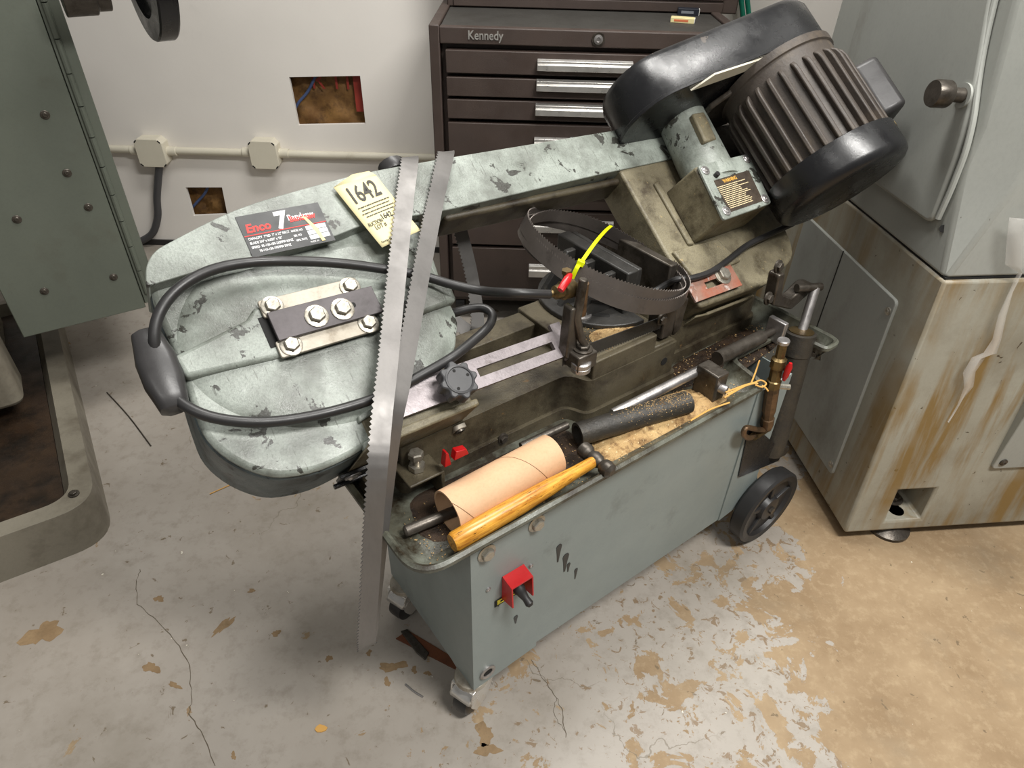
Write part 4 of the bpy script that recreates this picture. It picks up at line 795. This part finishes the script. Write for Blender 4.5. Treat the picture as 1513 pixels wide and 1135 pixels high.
# ---- motor
mc, mn, mr = 1.0, 0.158, 0.112
mt_ = hp_('motor_body', MB().lathe((mc, -0.03, mn), (0, 1, 0), [(mr, 0), (mr, 0.19), (mr + 0.004, 0.192), (mr + 0.004, 0.207), (mr * 0.7, 0.21)], 48), 'motor', saw)
for k in range(30):
    a = 2 * math.pi * k / 30; c_, s_ = math.cos(a), math.sin(a)
    Ff = HEAD @ frame(Vector((mc + c_ * mr, 0, mn + s_ * mr)), Vector((c_, 0, s_)), Vector((0, 1, 0)), Vector((-s_, 0, c_)))
    if 'fin' not in SHARED:
        SHARED['fin'] = MB().prism([(-0.006, -0.03), (0.0115, -0.03), (0.0115, 0.118), (0.009, 0.13), (0.002, 0.139), (-0.006, 0.14)], -0.0042, 0.0042).mesh('cooling_fin', 30); SHARED['fin'].materials.append(M['motor'])
    place('cooling_fin', SHARED['fin'], None, mt_, Ff, 0.0022)
fc = hp_('fan_cover', MB().lathe((mc, -0.028, mn), (0, -1, 0), [(mr + 0.01, 0), (mr + 0.015, 0.002), (mr + 0.015, 0.05), (mr + 0.012, 0.06), (mr + 0.004, 0.067), (mr - 0.01, 0.07), (0.001, 0.071)], 56), 'black', saw)
bolt(fc, HEAD, (mc + (mr + 0.016) * math.cos(0.9), -0.034, mn + (mr + 0.016) * math.sin(0.9)), (math.cos(0.9), 0, math.sin(0.9)), 0.006, 'brass', True, 'screw', 'pan')
a = math.radians(38); c_, s_ = math.cos(a), math.sin(a)
Fj = HEAD @ frame(Vector((mc + c_ * (mr + 0.002), 0.045, mn + s_ * (mr + 0.002))), Vector((c_, 0, s_)), Vector((0, 1, 0)), Vector((-s_, 0, c_)))
part('terminal_box', MB().box((0.0, -0.055, -0.045), (0.052, 0.06, 0.035)), M['handle'], saw, Fj, 0.011, seg=4)

# ---- pivot bracket, feed cylinder, valve
pv = MB().prism(rpoly([(0.755, 0.66), (0.775, 0.66), (0.785, 0.61), (0.83, 0.585), (0.87, 0.605), (0.895, 0.6), (0.89, 0.575), (0.84, 0.555), (0.765, 0.59)], 0.008), 0.085, 0.11, 1)
pvo = sp_('pivot_bracket', pv, 'darksteel', saw, 0.003)
for x, y in ((1150, 394), (1135, 441)): p = PT(x, y, 0.085); bolt(pvo, SAW, (p.x, 0.085, p.z), (0.1, -1, 0.15), 0.009, 'darksteel', True)
rt = PT(1205, 425, 0.075); cb = PT(1140, 660, 0.012); ct = PT(1184, 490, 0.05)
sp_('pivot_pin', MB().cyl((rt.x - 0.045, rt.y + 0.015, rt.z + 0.006), (rt.x + 0.012, rt.y - 0.004, rt.z), 0.0085, 14), 'darksteel', pvo)
dct = (ct - cb).normalized()
cyl = sp_('feed_cylinder', MB().lathe(cb, dct, [(0.026, -0.015), (0.028, 0.0), (0.029, 0.02), (0.029, (ct - cb).length - 0.05), (0.031, (ct - cb).length - 0.048), (0.031, (ct - cb).length - 0.002), (0.027, (ct - cb).length)], 28), 'cylinder')
sp_('cylinder_cap', MB().lathe(ct, dct, [(0.025, -0.001), (0.025, 0.002), (0.012, 0.004)], 24), 'brass', cyl)
sp_('piston_rod', MB().cyl(ct - dct * 0.02, rt, 0.0095, 16), 'steel', cyl)
p = PT(1154, 663, 0.0); sp_('pin_nut', MB().cyl((p.x, -0.012, p.z), (p.x, 0.012, p.z), 0.014, 6), 'darksteel', cyl)
q0, q1, q2 = PT(1090, 705, 0.0), PT(1105, 635, 0.0), PT(1150, 680, 0.0)
sp_('cylinder_bracket', MB().prism(rpoly([(q0.x, q0.z), (q2.x, q2.z), (q2.x, q2.z + 0.03), (q1.x + 0.02, q1.z), (q1.x, q1.z)], 0.006), -0.002, 0.002, 1), 'black')
vt, vm, vl = PT(1158, 503, -0.005), PT(1142, 570, -0.012), PT(1133, 628, -0.012)
dv = (vt - vm).normalized(); ln = (vt - vm).length
vo = sp_('feed_valve', MB().lathe(vm, dv, [(0.012, -0.005), (0.014, 0.0), (0.014, 0.012), (0.0115, 0.014), (0.0115, 0.04), (0.0145, 0.042), (0.0145, 0.06), (0.009, 0.064), (0.009, ln - 0.002)], 8), 'brass')
sp_('valve_cap', MB().lathe(vt, dv, [(0.011, -0.006), (0.0115, 0.0), (0.01, 0.002)], 20), 'steel', vo)
sp_('valve_body', MB().lathe(vl, (vm - vl), [(0.011, -0.006), (0.013, 0.0), (0.013, 0.022), (0.011, 0.024), (0.011, 0.04), (0.013, 0.042), (0.013, (vm - vl).length)], 8), 'copper', vo)
l0, l1 = PT(1158, 562, -0.028), PT(1167, 540, -0.03)
sp_('valve_lever', MB().tube([l0, l0.lerp(l1, 0.3), l1.lerp(l0, 0.1), l1 + (l1 - l0) * 0.15], [0.003, 0.0055, 0.006, 0.003], 10), 'red', vo)
p = PT(1156, 569, -0.02); sp_('lever_screw', MB().cyl(vm, p + Vector((0.006, -0.012, 0)), 0.0055, 8), 'bolt', vo)
sp_('copper_loop', MB().tube(smoothpath([PT(1131, 635, -0.012), PT(1120, 628 + 7, -0.014), PT(1103, 632, -0.014), PT(1099, 642, -0.014), PT(1108, 647, -0.012), PT(1125, 637, -0.006), PT(1136, 634, 0.005)]), 0.0055, 10), 'copper', vo)
p = PT(1120, 640, -0.008); sp_('pipe_union', MB().cyl(PT(1114, 645, -0.011), PT(1130, 635, -0.003), 0.0085, 8), 'brass', vo)
# work stop rod and block in the tray
wb = PZ(1043, 553, 0.52)
wk = sp_('stop_block', MB().box((wb.x - 0.02, wb.y - 0.04, 0.482), (wb.x + 0.012, wb.y + 0.01, 0.545)), 'darksteel', saw, 0.003)
sp_('stop_rod', MB().cyl(PZ(905, 612, 0.505), PZ(1036, 546, 0.525), 0.0095, 16), 'steel', wk)
sp_('stop_pin', MB().cyl(PZ(1046, 566, 0.515), PZ(1074, 577, 0.515), 0.009, 16), 'steel', wk)
ls = sp_('lead_screw_sleeve', MB().cyl(PZ(1060, 530, 0.53), PZ(1125, 498, 0.53), 0.014, 18), 'darksteel')
sp_('lead_screw', MB().cyl(PZ(1122, 499, 0.53), PZ(1142, 489, 0.53), 0.008, 14), 'darksteel', ls)
p = PZ(1147, 486, 0.535); sp_('screw_handle', MB().box((p.x - 0.006, p.y - 0.02, p.z - 0.028), (p.x + 0.006, p.y + 0.02, p.z + 0.022)), 'steel', ls, 0.002)
# coolant tap above the guide
c_v = PT(832, 431, 0.15)
tap = sp_('coolant_tap', MB().lathe(c_v + Vector((-0.03, 0, 0.004)), (1, 0, -0.06), [(0.0045, 0), (0.006, 0.002), (0.0045, 0.004), (0.006, 0.008), (0.005, 0.01), (0.0105, 0.014), (0.0115, 0.02), (0.0115, 0.026), (0.015, 0.028), (0.015, 0.048), (0.011, 0.052)], 14), 'brass')
sp_('tap_handle', MB().tube([c_v + Vector((0.006, -0.006, 0.03)), c_v + Vector((-0.004, -0.012, 0.028)), c_v + Vector((-0.022, -0.018, 0.018))], [0.004, 0.0065, 0.0055], 10), 'red', tap)
sp_('tap_stem', MB().cyl(c_v + Vector((0.004, 0, 0.01)), c_v + Vector((0.004, 0, 0.034)), 0.0055, 10).lathe(c_v + Vector((0.004, 0, 0.03)), (0, 0, 1), [(0.008, 0), (0.008, 0.006)], 6), 'brass', tap)
sp_('tap_outlet', MB().cyl(c_v + Vector((0.036, -0.005, 0.006)), c_v + Vector((0.036, -0.005, -0.05)), 0.009, 12), 'copper', tap)
sp_('motor_cable', MB().tube(smoothpath([H2S(HV(x, y, n_)) for x, y, n_ in ((1172, 330, 0.03), (1140, 345, 0.02), (1105, 362, 0.016), (1075, 385, 0.016), (1050, 402, 0.02), (1022, 411, 0.02), (1000, 413, 0.012), (985, 420, -0.01), (960, 432, -0.03), (900, 440, -0.04), (866, 438, -0.03))]), 0.0062, 10), 'rubber')

# ================================================================== loose things on and around the saw
# long blade hung over the beam
def H2W(p): return HEAD @ Vector(p)
def S2W(p): return SAW @ Vector(p)
hx = HEAD.col[0].to_3d()
left = [H2W((0.262, 0.165, -0.085)), H2W((0.258, 0.215, -0.06)), H2W((0.252, 0.226, -0.02)), H2W((0.244, 0.218, 0.012)), H2W(HV(598, 290, 0.022)), H2W(HV(590, 365, 0.028)), H2W(HV(583, 430, 0.032)), H2W(HV(572, 540, 0.036)), H2W(HV(564, 610, 0.037)), S2W(PT(557, 690, 0.075)), S2W(PT(550, 790, 0.055)), S2W(PT(545, 880, 0.045)), S2W(PT(541, 935, 0.045)), S2W(PT(541, 957, 0.052))]
right = [S2W(PT(544, 955, 0.062)), S2W(PT(548, 930, 0.07)), S2W(PT(553, 880, 0.073)), S2W(PT(561, 800, 0.08)), S2W(PT(571, 710, 0.1)), H2W(HV(584, 610, 0.022)), H2W(HV(597, 540, 0.025)), H2W(HV(615, 440, 0.024)), H2W(HV(630, 360, 0.024)), H2W(HV(642, 300, 0.014)), H2W(HV(652, 255, 0.016)), H2W((0.318, 0.224, 0.005)), H2W((0.326, 0.228, -0.02)), H2W((0.335, 0.216, -0.06)), H2W((0.34, 0.165, -0.085))]
lp_ = smoothpath(left, 5); rp_ = smoothpath(right, 5); path = lp_ + rp_
back = smoothpath([path[-1], H2W((0.36, 0.06, -0.17)), H2W((0.33, -0.03, -0.2)), H2W((0.27, 0.06, -0.17)), path[0]], 5)[1:-1]
full = path + back; wd = []
for i, p in enumerate(full):
    if i < len(lp_): u = min(1.0, i / len(lp_)); wd.append(hx * 1.0 + cr * 0.25)
    elif i < len(path): u = (i - len(lp_)) / len(rp_); wd.append((hx * 1.0 + cr * 0.25) * (0.6 + 0.4 * u) + fw * 0.55 * (1 - u))
    else: wd.append(hx)
tw = [];
for i, p in enumerate(full):
    t = (full[(i + 1) % len(full)] - full[i - 1]).normalized(); w_ = wd[i] - t * wd[i].dot(t); tw.append(w_.normalized())
solo('saw_blade', MB().ribbon(full, tw, 0.029, 0.0014, True, 0.0032, 0.0075), M['blade'], ID, 'long toothed band saw blade hanging in a loop over the saw beam', 'saw blade', smooth=25)
# coil of dark blade on the vise, tied with a yellow cable tie
cc = S2W(PZ(893, 380, 0.715)); nrm = Vector((0.33, 0.10, 0.94)).normalized()
Fc = look(cc, nrm, Vector((0, 1, 0)))
xa = (cr * 0.92 - cu * 0.39); xa = (xa - nrm * xa.dot(nrm)).normalized(); Fc = frame(cc, xa, nrm.cross(xa), nrm)
cp = []; cw = []; turns = 3; NN = 64 * turns
for i in range(NN):
    a = 2 * math.pi * i / 64; k = a / (2 * math.pi); ph = 2 * math.pi * i / NN
    R = 0.155 + 0.005 * math.cos(ph) + 0.002 * math.sin(3 * a)
    z = 0.007 * math.sin(ph) + 0.008 * math.sin(a * 2 + 0.8) * math.cos(ph)
    cp.append((R * math.cos(a), R * 0.93 * math.sin(a), z)); cw.append(Vector((0.18 * math.cos(a), 0.18 * math.sin(a), -1)))
coil = solo('coiled_saw_blade', MB().ribbon(cp, cw, 0.027, 0.0012, True, 0.0032, 0.0066), M['coil'], Fc, 'dark band saw blade coiled in loops on the vise', 'saw blade', smooth=25)
zt = thing('cable_tie', Matrix.Translation(cc + Vector((-0.05, -0.02, -0.06))), 'bright yellow cable tie round the coiled blade', 'cable tie')
zf = lambda x, y, z=0.0: Fc @ Vector((x, y, z))
def on_coil(px, py, z): return hit(Fc, 2, z, px, py)
za = on_coil(850, 408, -0.006); zb = on_coil(903, 334, 0.03)
rdir = Vector((za.x, za.y, 0)).normalized()
lo_ = [za + rdir * a + Vector((0, 0, b)) for a, b in ((0.012, -0.02), (0.013, 0.018), (0.0, 0.021), (-0.014, 0.018), (-0.014, -0.02), (0.0, -0.022))]
part('tie_loop', MB().ribbon(smoothpath(lo_ + [lo_[0]], 4)[:-1], [rdir.cross(Vector((0, 0, 1)))] * 24, 0.007, 0.0016, True), M['yellow'], zt, Fc)
zh = za + rdir * 0.004 + Vector((0, 0, 0.023))
part('tie_head', MB().box((zh.x - 0.006, zh.y - 0.005, zh.z - 0.003), (zh.x + 0.006, zh.y + 0.005, zh.z + 0.006)), M['yellow'], zt, Fc, 0.001)
part('tie_tail', MB().ribbon(smoothpath([zh, zh.lerp(zb, 0.35) + Vector((0, 0, 0.012)), zh.lerp(zb, 0.7) + Vector((0, 0, 0.01)), zb], 4), [Vector((1, 0.1, 0.15))] * 13, 0.0062, 0.0014), M['yellow'], zt, Fc)
# auction tag
tg = [HV(493, 276, 0.014), HV(564, 367, 0.012), HV(621, 342, 0.012), HV(556, 258, 0.014), HV(545, 253, 0.012), HV(520, 258, 0.01)]
tx = (tg[2] - tg[1]); tx.z = 0; tx.normalize(); ty = Vector((0, 0, 1)).cross(tx)
Ft = HEAD @ frame(Vector((tg[1].x, tg[1].y, 0.012)), tx, ty, Vector((0, 0, 1))); Fti = Ft.inverted()
tl = [Fti @ (HEAD @ p) for p in tg]; WT = tl[2].x; HT = (tl[0].y + tl[3].y) / 2
tgo = thing('auction_tag', Ft, 'cream paper auction tag numbered 1642 on the saw beam', 'tag')
npz = 10; tb = MB(); sheet = []
for j in range(npz + 1):
    u = j / npz; a = tl[1].lerp(tl[0], u); b = tl[2].lerp(tl[3], u)
    zc_ = 0.0005 + 0.002 * (1 - u) ** 2
    for i in range(7): sheet.append(Vector((a.x + (b.x - a.x) * i / 6, a.y + (b.y - a.y) * i / 6, zc_ + 0.001 * math.sin(i / 6 * math.pi))))
rows_ = [(j * 7 + i, j * 7 + i + 1, (j + 1) * 7 + i + 1, (j + 1) * 7 + i) for j in range(npz) for i in range(6)]
tb.add(sheet, rows_); top_ = [sheet[npz * 7 + i] for i in range(7)]
tb.add([top_[0], top_[6], tl[4] * 1.0, tl[5] * 1.0], [(0, 1, 2, 3)])
ts_ = part('tag_card', tb, M['paper'], tgo, Ft); mo = ts_.modifiers.new('thick', 'SOLIDIFY'); mo.thickness = 0.0004
zt_ = lambda y: 0.002 + 0.002 * (1 - min(1, y / HT)) ** 2
def tt(nm, s_, z, x, y, **k): text(nm, s_, z, Ft @ Matrix.Translation((0, 0, zt_(y))), M['ink'], tgo, (x, y), **k)
sk = (tl[0].x - tl[1].x) / HT
tt('tag_number', '1642', HT * 0.36, WT * 0.1 + sk * HT * 0.72, HT * 0.69, xs=0.66, bold=0.0005)
fineprint('tag_fineprint', Ft @ Matrix.Translation((0, 0, zt_(HT * 0.5))), M['ink'], tgo, [(WT * (0.12 + 0.05 * (i % 2)) + sk * HT * 0.55, HT * (0.605 - i * 0.05), WT * (0.78 - 0.1 * (i % 2)), HT * 0.014) for i in range(4)], 8)
tt('tag_lettering', 'AUCTION', HT * 0.085, WT * 0.06 + sk * HT * 0.33, HT * 0.32, xs=0.6)
tt('tag_lettering', 'LOT #', HT * 0.088, WT * 0.16 + sk * HT * 0.26, HT * 0.25, xs=0.72)
tt('tag_lot_number', '1642', HT * 0.11, WT * 0.42 + sk * HT * 0.33, HT * 0.35, xs=0.8, bold=0.0002)
tt('tag_footer', 'Reorder from', HT * 0.042, WT * 0.06 + sk * HT * 0.06, HT * 0.05, xs=0.8)
# black hose looped round the head
hz = [(812, 435, None), (760, 433, None), (715, 430, 0.035), (670, 421, 0.02), (625, 408, 0.012), (570, 398, 0.012), (500, 389, 0.016), (430, 386, 0.016), (360, 389, 0.018), (305, 402, 0.018), (262, 428, 0.018), (236, 462, 0.016), (228, 500, 0.008), (236, 545, -0.012), (252, 580, -0.006), (285, 606, 0.004), (330, 620, 0.006), (390, 624, 0.008), (455, 616, 0.008), (520, 600, 0.008), (575, 580, 0.008), (625, 553, 0.01), (668, 528, 0.018), (700, 503, 0.014), (722, 482, 0.012), (727, 466, 0.006), (716, 456, 0.0), (696, 456, -0.008), (672, 462, -0.02), (640, 470, -0.045)]
hpnt = []
for x, y, n_ in hz: hpnt.append(S2W(PT(x, y, 0.15 if x > 800 else 0.165)) if n_ is None else H2W(HV(x, y, n_)))
solo('rubber_hose', MB().tube(smoothpath(hpnt, 6), 0.0072, 12), M['rubber'], ID, 'black rubber hose looped round the saw head from the coolant tap', 'hose')
# cardboard tube
ta, tb_ = Vector((0.0, 0.062, 0.518)), Vector((0.212, 0.07, 0.518))
ta = PZ(661, 757, 0.519); tb_ = PZ(815, 672, 0.519)
solo('cardboard_tube', MB().pipe(ta, tb_, 0.0345, 0.0315, 40), M['cardboard'], SAW, 'short tan cardboard tube lying in the chip tray', 'tube')
# spiral seam as a fine raised ridge stays part of the tube
ct_o = bpy.data.objects['cardboard_tube']
ax = (tb_ - ta).normalized(); o1 = ax.orthogonal().normalized(); o2 = ax.cross(o1)
sm = [ta + ax * ((tb_ - ta).length * u) + (o1 * math.cos(4.2 * u * 2.2 + 1.2) + o2 * math.sin(4.2 * u * 2.2 + 1.2)) * 0.0346 for u in [i / 40 for i in range(41)]]
part('spiral_seam', MB().tube(sm, 0.0005, 6), flat('seam_brown', srgb(120, 88, 60)), ct_o, SAW)  # seam line in a darker brown than the card
# ball-peen hammer
ha, hb2 = PZ(668, 803, 0.512), PZ(876, 683, 0.516)
hm = thing('hammer', SAW @ Matrix.Translation(((ha.x + hb2.x) / 2, (ha.y + hb2.y) / 2, 0.484)), 'ball-peen hammer with a varnished wooden handle along the tray rim', 'hammer')
dh = hb2 - ha; Lh = dh.length; xd = dh.normalized()
Fhm = SAW @ frame(ha, xd, Vector((0, 0, 1)).cross(xd).normalized(), xd.cross(Vector((0, 0, 1)).cross(xd).normalized()))
hd = MB(); vs = []; prof = [(0, 0.0125), (0.004, 0.0145), (0.05, 0.0152), (0.12, 0.0148), (0.18, 0.0125), (Lh - 0.04, 0.0098), (Lh, 0.009)]
for x, r_ in prof: vs += [(x, r_ * math.cos(t), r_ * 1.12 * math.sin(t)) for t in [2 * math.pi * k / 18 for k in range(18)]]
hd.add(vs, [(j * 18 + i, j * 18 + (i + 1) % 18, (j + 1) * 18 + (i + 1) % 18, (j + 1) * 18 + i) for j in range(len(prof) - 1) for i in range(18)] + [tuple(range(18))[::-1], tuple((len(prof) - 1) * 18 + i for i in range(18))])
part('handle', hd, M['wood'], hm, Fhm)
hh_ = MB().lathe((Lh + 0.008, -0.036, 0.0), (0, 1, 0), [(0.006, 0), (0.0125, 0.005), (0.0142, 0.012), (0.0125, 0.02), (0.008, 0.025), (0.0115, 0.03), (0.0125, 0.042), (0.009, 0.05), (0.0125, 0.054), (0.0135, 0.056), (0.0135, 0.068), (0.012, 0.07)], 20)
part('hammer_head', hh_, M['darksteel'], hm, Fhm)
# black pipe, small bar, rod at the end of the tray
solo('black_pipe', MB().pipe(PZ(853, 642, 0.507), PZ(1016, 594, 0.507), 0.0205, 0.0155, 28), M['cylinder'], SAW, 'short black pipe sprinkled with sawdust in the tray', 'pipe')
solo('round_bar', MB().lathe(PZ(597, 786, 0.497), PZ(668, 757, 0.497) - PZ(597, 786, 0.497), [(0.006, 0), (0.0085, 0.003), (0.0085, 0.13)], 16), M['darksteel'], SAW, 'dark round bar poking out from behind the cardboard tube', 'bar')
solo('steel_rod', MB().cyl(PZ(770, 660, 0.52), PZ(838, 628, 0.525), 0.007, 14), M['darksteel'], SAW, 'oily dark rod lying between the tube and the bed', 'rod')
# sawdust and swarf
def pile(name, pts, h, mat, lb, z0, seed, cat):
    rg = random.Random(seed); b = MB(); xs = [p[0] for p in pts]; ys = [p[1] for p in pts]
    cx, cy_ = sum(xs) / len(xs), sum(ys) / len(ys); K = 10; vs = []
    rim = rpoly(pts, 0.04, 4); n = len(rim)
    for k in range(K + 1):
        u = k / K
        for p in rim:
            j = 1 + (rg.uniform(-0.06, 0.06) if k < K else 0)
            vs.append((cx + (p[0] - cx) * u * j, cy_ + (p[1] - cy_) * u * j, z0 + h * (1 - u ** 2) * rg.uniform(0.75, 1.2) - (0.002 if k == K else 0)))
    b.add(vs, [(k * n + i, k * n + (i + 1) % n, (k + 1) * n + (i + 1) % n, (k + 1) * n + i) for k in range(K) for i in range(n)] + [tuple(K * n + i for i in range(n))])
    return solo(name, b, M[mat], SAW, lb, cat, kind='stuff', smooth=60)
pile('sawdust', [(0.25, 0.02), (0.6, 0.012), (0.63, 0.05), (0.5, 0.1), (0.3, 0.09)], 0.014, 'sawdust', 'pale sawdust drifted along the front of the chip tray', 0.482, 1, 'sawdust')
pile('metal_swarf', [(0.5, 0.1), (0.66, 0.06), (0.84, 0.08), (0.83, 0.16), (0.56, 0.155)], 0.012, 'swarf', 'dark oily swarf heaped in the tray beside the feed cylinder', 0.482, 2, 'swarf')
pile('metal_swarf', [(-0.05, 0.04), (0.1, 0.02), (0.28, 0.03), (0.3, 0.145), (-0.05, 0.15)], 0.005, 'swarf', 'thin dark swarf under the cardboard tube', 0.4815, 4, 'swarf')
pile('sawdust', [(0.36, 0.145), (0.475, 0.15), (0.475, 0.2), (0.37, 0.2)], 0.005, 'sawdust', 'light dusting of chips on the vise table', 0.607, 3, 'sawdust')
cb_ = MB(); rg = random.Random(11)
def crumb(x, y, z, r):
    a = rg.uniform(0, 6.28); d = Vector((math.cos(a), math.sin(a), 0)) * r; e_ = Vector((-d.y, d.x, 0)) * 0.5
    p = Vector((x, y, z)); cb_.add([p + d, p + e_, p - d, p - e_, p + Vector((0, 0, r * 0.5))], [(0, 1, 4), (1, 2, 4), (2, 3, 4), (3, 0, 4), (3, 2, 1, 0)])
for _ in range(900): crumb(rg.uniform(-0.06, 0.64), 0.012 + abs(rg.gauss(0, 0.05)), rg.uniform(0.4825, 0.486), rg.uniform(0.0008, 0.0022))
for _ in range(350): crumb(rg.uniform(0.335, 0.478), rg.uniform(0.14, 0.22), 0.6085, rg.uniform(0.0008, 0.0022))
for _ in range(260): crumb(rg.uniform(0.52, 0.84), rg.uniform(0.06, 0.15), rg.uniform(0.488, 0.496), rg.uniform(0.001, 0.0026))
pa_, pb_ = PZ(853, 642, 0.507), PZ(1016, 594, 0.507)
for _ in range(420):
    u = min(1, max(0.02, rg.gauss(0.75, 0.2))); a_ = rg.gauss(1.7, 0.5); c_p = pa_.lerp(pb_, u); crumb(c_p.x, c_p.y + 0.0208 * math.cos(a_), c_p.z + 0.0208 * math.sin(a_) - 0.0003, rg.uniform(0.0008, 0.002))
solo('wood_chips', cb_, M['sawdust'], SAW, 'scattered pale crumbs of sawdust over the tray and vise', 'chips', kind='stuff', smooth=0)
straw = flat('dry_straw', srgb(206, 158, 84))
st_ = thing('straw_tuft', SAW @ Matrix.Translation((0.62, 0.03, 0.5)), 'tuft of dry golden straw caught on the tray rim', 'straw')
for pts in ([(1070, 588), (1100, 571), (1118, 566)], [(1075, 583), (1105, 568), (1120, 567)], [(1072, 580), (1098, 570), (1116, 565)], [(1110, 566), (1117, 548), (1122, 533)], [(1114, 566), (1124, 562), (1132, 567), (1126, 572), (1116, 569)], [(1020, 622), (1050, 605), (1078, 595)], [(1126, 570), (1131, 573), (1135, 578)]):
    part('straw_blade', MB().tube(smoothpath([PZ(x, y, 0.517) for x, y in pts], 5), 0.0016, 6), straw, st_, SAW)
# litter on the floor
W2 = lambda x, y, z=0.0: WZ(x, y, z)
fs_ = [W2(*p) for p in ((585, 945), (603, 933), (668, 972), (690, 985), (690, 1000), (676, 992))]
rs = thing('steel_strap', Matrix.Translation(W2(640, 965)), 'rusty brown flat strap with a dark clip lying under the stand', 'strap')
part('strap', MB().prism([(p.x, p.y) for p in fs_], 0.001, 0.004), worn('brown_rust', srgb(112, 66, 40), srgb(92, 52, 34), srgb(60, 36, 26), None, 0.6), rs, ID)
c1_ = [W2(*p, 0.005) for p in ((592, 934), (602, 931), (634, 966), (628, 976), (615, 965))]
part('strap_clip', MB().prism([(p.x, p.y) for p in c1_], 0.004, 0.009), M['darksteel'], rs, ID, 0.001)
def stick(nm, pts, r, mat, lb, cat): solo(nm, MB().tube(smoothpath([W2(x, y, r) for x, y in pts], 4), r, 6), mat, ID, lb, cat)
stick('wire_bit', [(599, 1011), (612, 1022), (625, 1030)], 0.0018, M['steel'], 'short bent bright wire on the floor near the front caster', 'wire')
stick('thin_rod', [(158, 580), (190, 615), (223, 659)], 0.0018, M['darksteel'], 'thin dark rod on the floor beside the olive machine', 'rod')
stick('wood_sliver', [(310, 730), (330, 721), (350, 712)], 0.0016, straw, 'pale wood sliver on the floor beneath the saw head', 'sliver')
def flake(x, y, r, mat, lb, cat, sq=0.6):
    p = W2(x, y); a0 = random.random() * 6; pl_ = [(p.x + r * random.uniform(0.7, 1.2) * math.cos(a0 + t * 0.78), p.y + r * sq * random.uniform(0.7, 1.2) * math.sin(a0 + t * 0.78)) for t in range(8)]
    solo('paint_flake' if cat == 'flake' else 'wood_chip', MB().prism(pl_, 0.0, 0.0025), mat, ID, lb, cat)
flake(474, 1077, 0.012, straw, 'orange-tan wood chip lying on the open floor', 'chip')

# worn patches and cracks in the floor paint, told apart in the open floor
barem = worn('bare_concrete', srgb(148, 124, 92), srgb(130, 106, 76), srgb(112, 92, 66), None, 0.7, 0, 20, 30, (0.5, 0.8), speck=0.2, bump=0.1)
prg = random.Random(21)
def patch(x, y, w_, h_, rot=0.0, k=26):
    pts = []
    ph = [prg.uniform(0, 6.28) for _ in range(4)]
    for i in range(k):
        a = 2 * math.pi * i / k; r_ = 1 + 0.28 * math.sin(2 * a + ph[0]) + 0.2 * math.sin(3 * a + ph[1]) + 0.14 * math.sin(7 * a + ph[2]) + prg.uniform(-0.08, 0.08)
        u, v_ = w_ / 2 * r_ * math.cos(a), h_ / 2 * r_ * math.sin(a); c_, s_ = math.cos(rot), math.sin(rot)
        q = WZ(x + u * c_ - v_ * s_, y + u * s_ + v_ * c_); pts.append((q.x, q.y))
    part('worn_patch', MB().prism(pts, 0.0, 0.0004), barem, flo, ID)
for a_ in ((63, 936, 52, 32, -0.5), (224, 987, 22, 16, 0), (258, 1013, 18, 8, 0.2), (235, 885, 14, 9, -0.5), (330, 925, 46, 9, -0.75), (372, 873, 12, 5, 0), (408, 936, 12, 9, 0), (486, 973, 9, 9, 0), (345, 1117, 8, 10, 0), (580, 985, 34, 16, -0.1), (612, 990, 9, 9, 0), (572, 1008, 10, 12, 0), (632, 995, 9, 7, 0), (716, 1085, 26, 30, 0), (720, 1108, 34, 18, 0.2), (545, 965, 8, 8, 0)): patch(*a_)
crk = flat('crack_brown', srgb(96, 86, 72), 0.8)  # dark brown for the crack lines
def crack(pts, r=0.0009):
    P = []
    for (x0, y0), (x1, y1) in zip(pts[:-1], pts[1:]):
        for k in range(6): P.append((x0 + (x1 - x0) * k / 6 + prg.uniform(-1.8, 1.8), y0 + (y1 - y0) * k / 6 + prg.uniform(-1.2, 1.2)))
    P.append(pts[-1]); W_ = [WZ(x, y, 0.0003) for x, y in P]
    vs = []
    for i, q in enumerate(W_):
        t = (W_[min(i + 1, len(W_) - 1)] - W_[max(i - 1, 0)]).normalized(); n_ = Vector((-t.y, t.x, 0)) * r * prg.uniform(0.4, 1.1); vs += [q + n_, q - n_]
    part('floor_crack', MB().add(vs, [(2 * i, 2 * i + 1, 2 * i + 3, 2 * i + 2) for i in range(len(W_) - 1)]), crk, flo, ID)
crack([(208, 842), (200, 860), (204, 893), (230, 915), (262, 950), (282, 985), (282, 1035), (280, 1055), (300, 1085), (318, 1132)])
crack([(786, 975), (800, 1000), (822, 1030), (832, 1055), (836, 1090)])
crack([(822, 1030), (818, 1055), (834, 1080)], 0.0007)
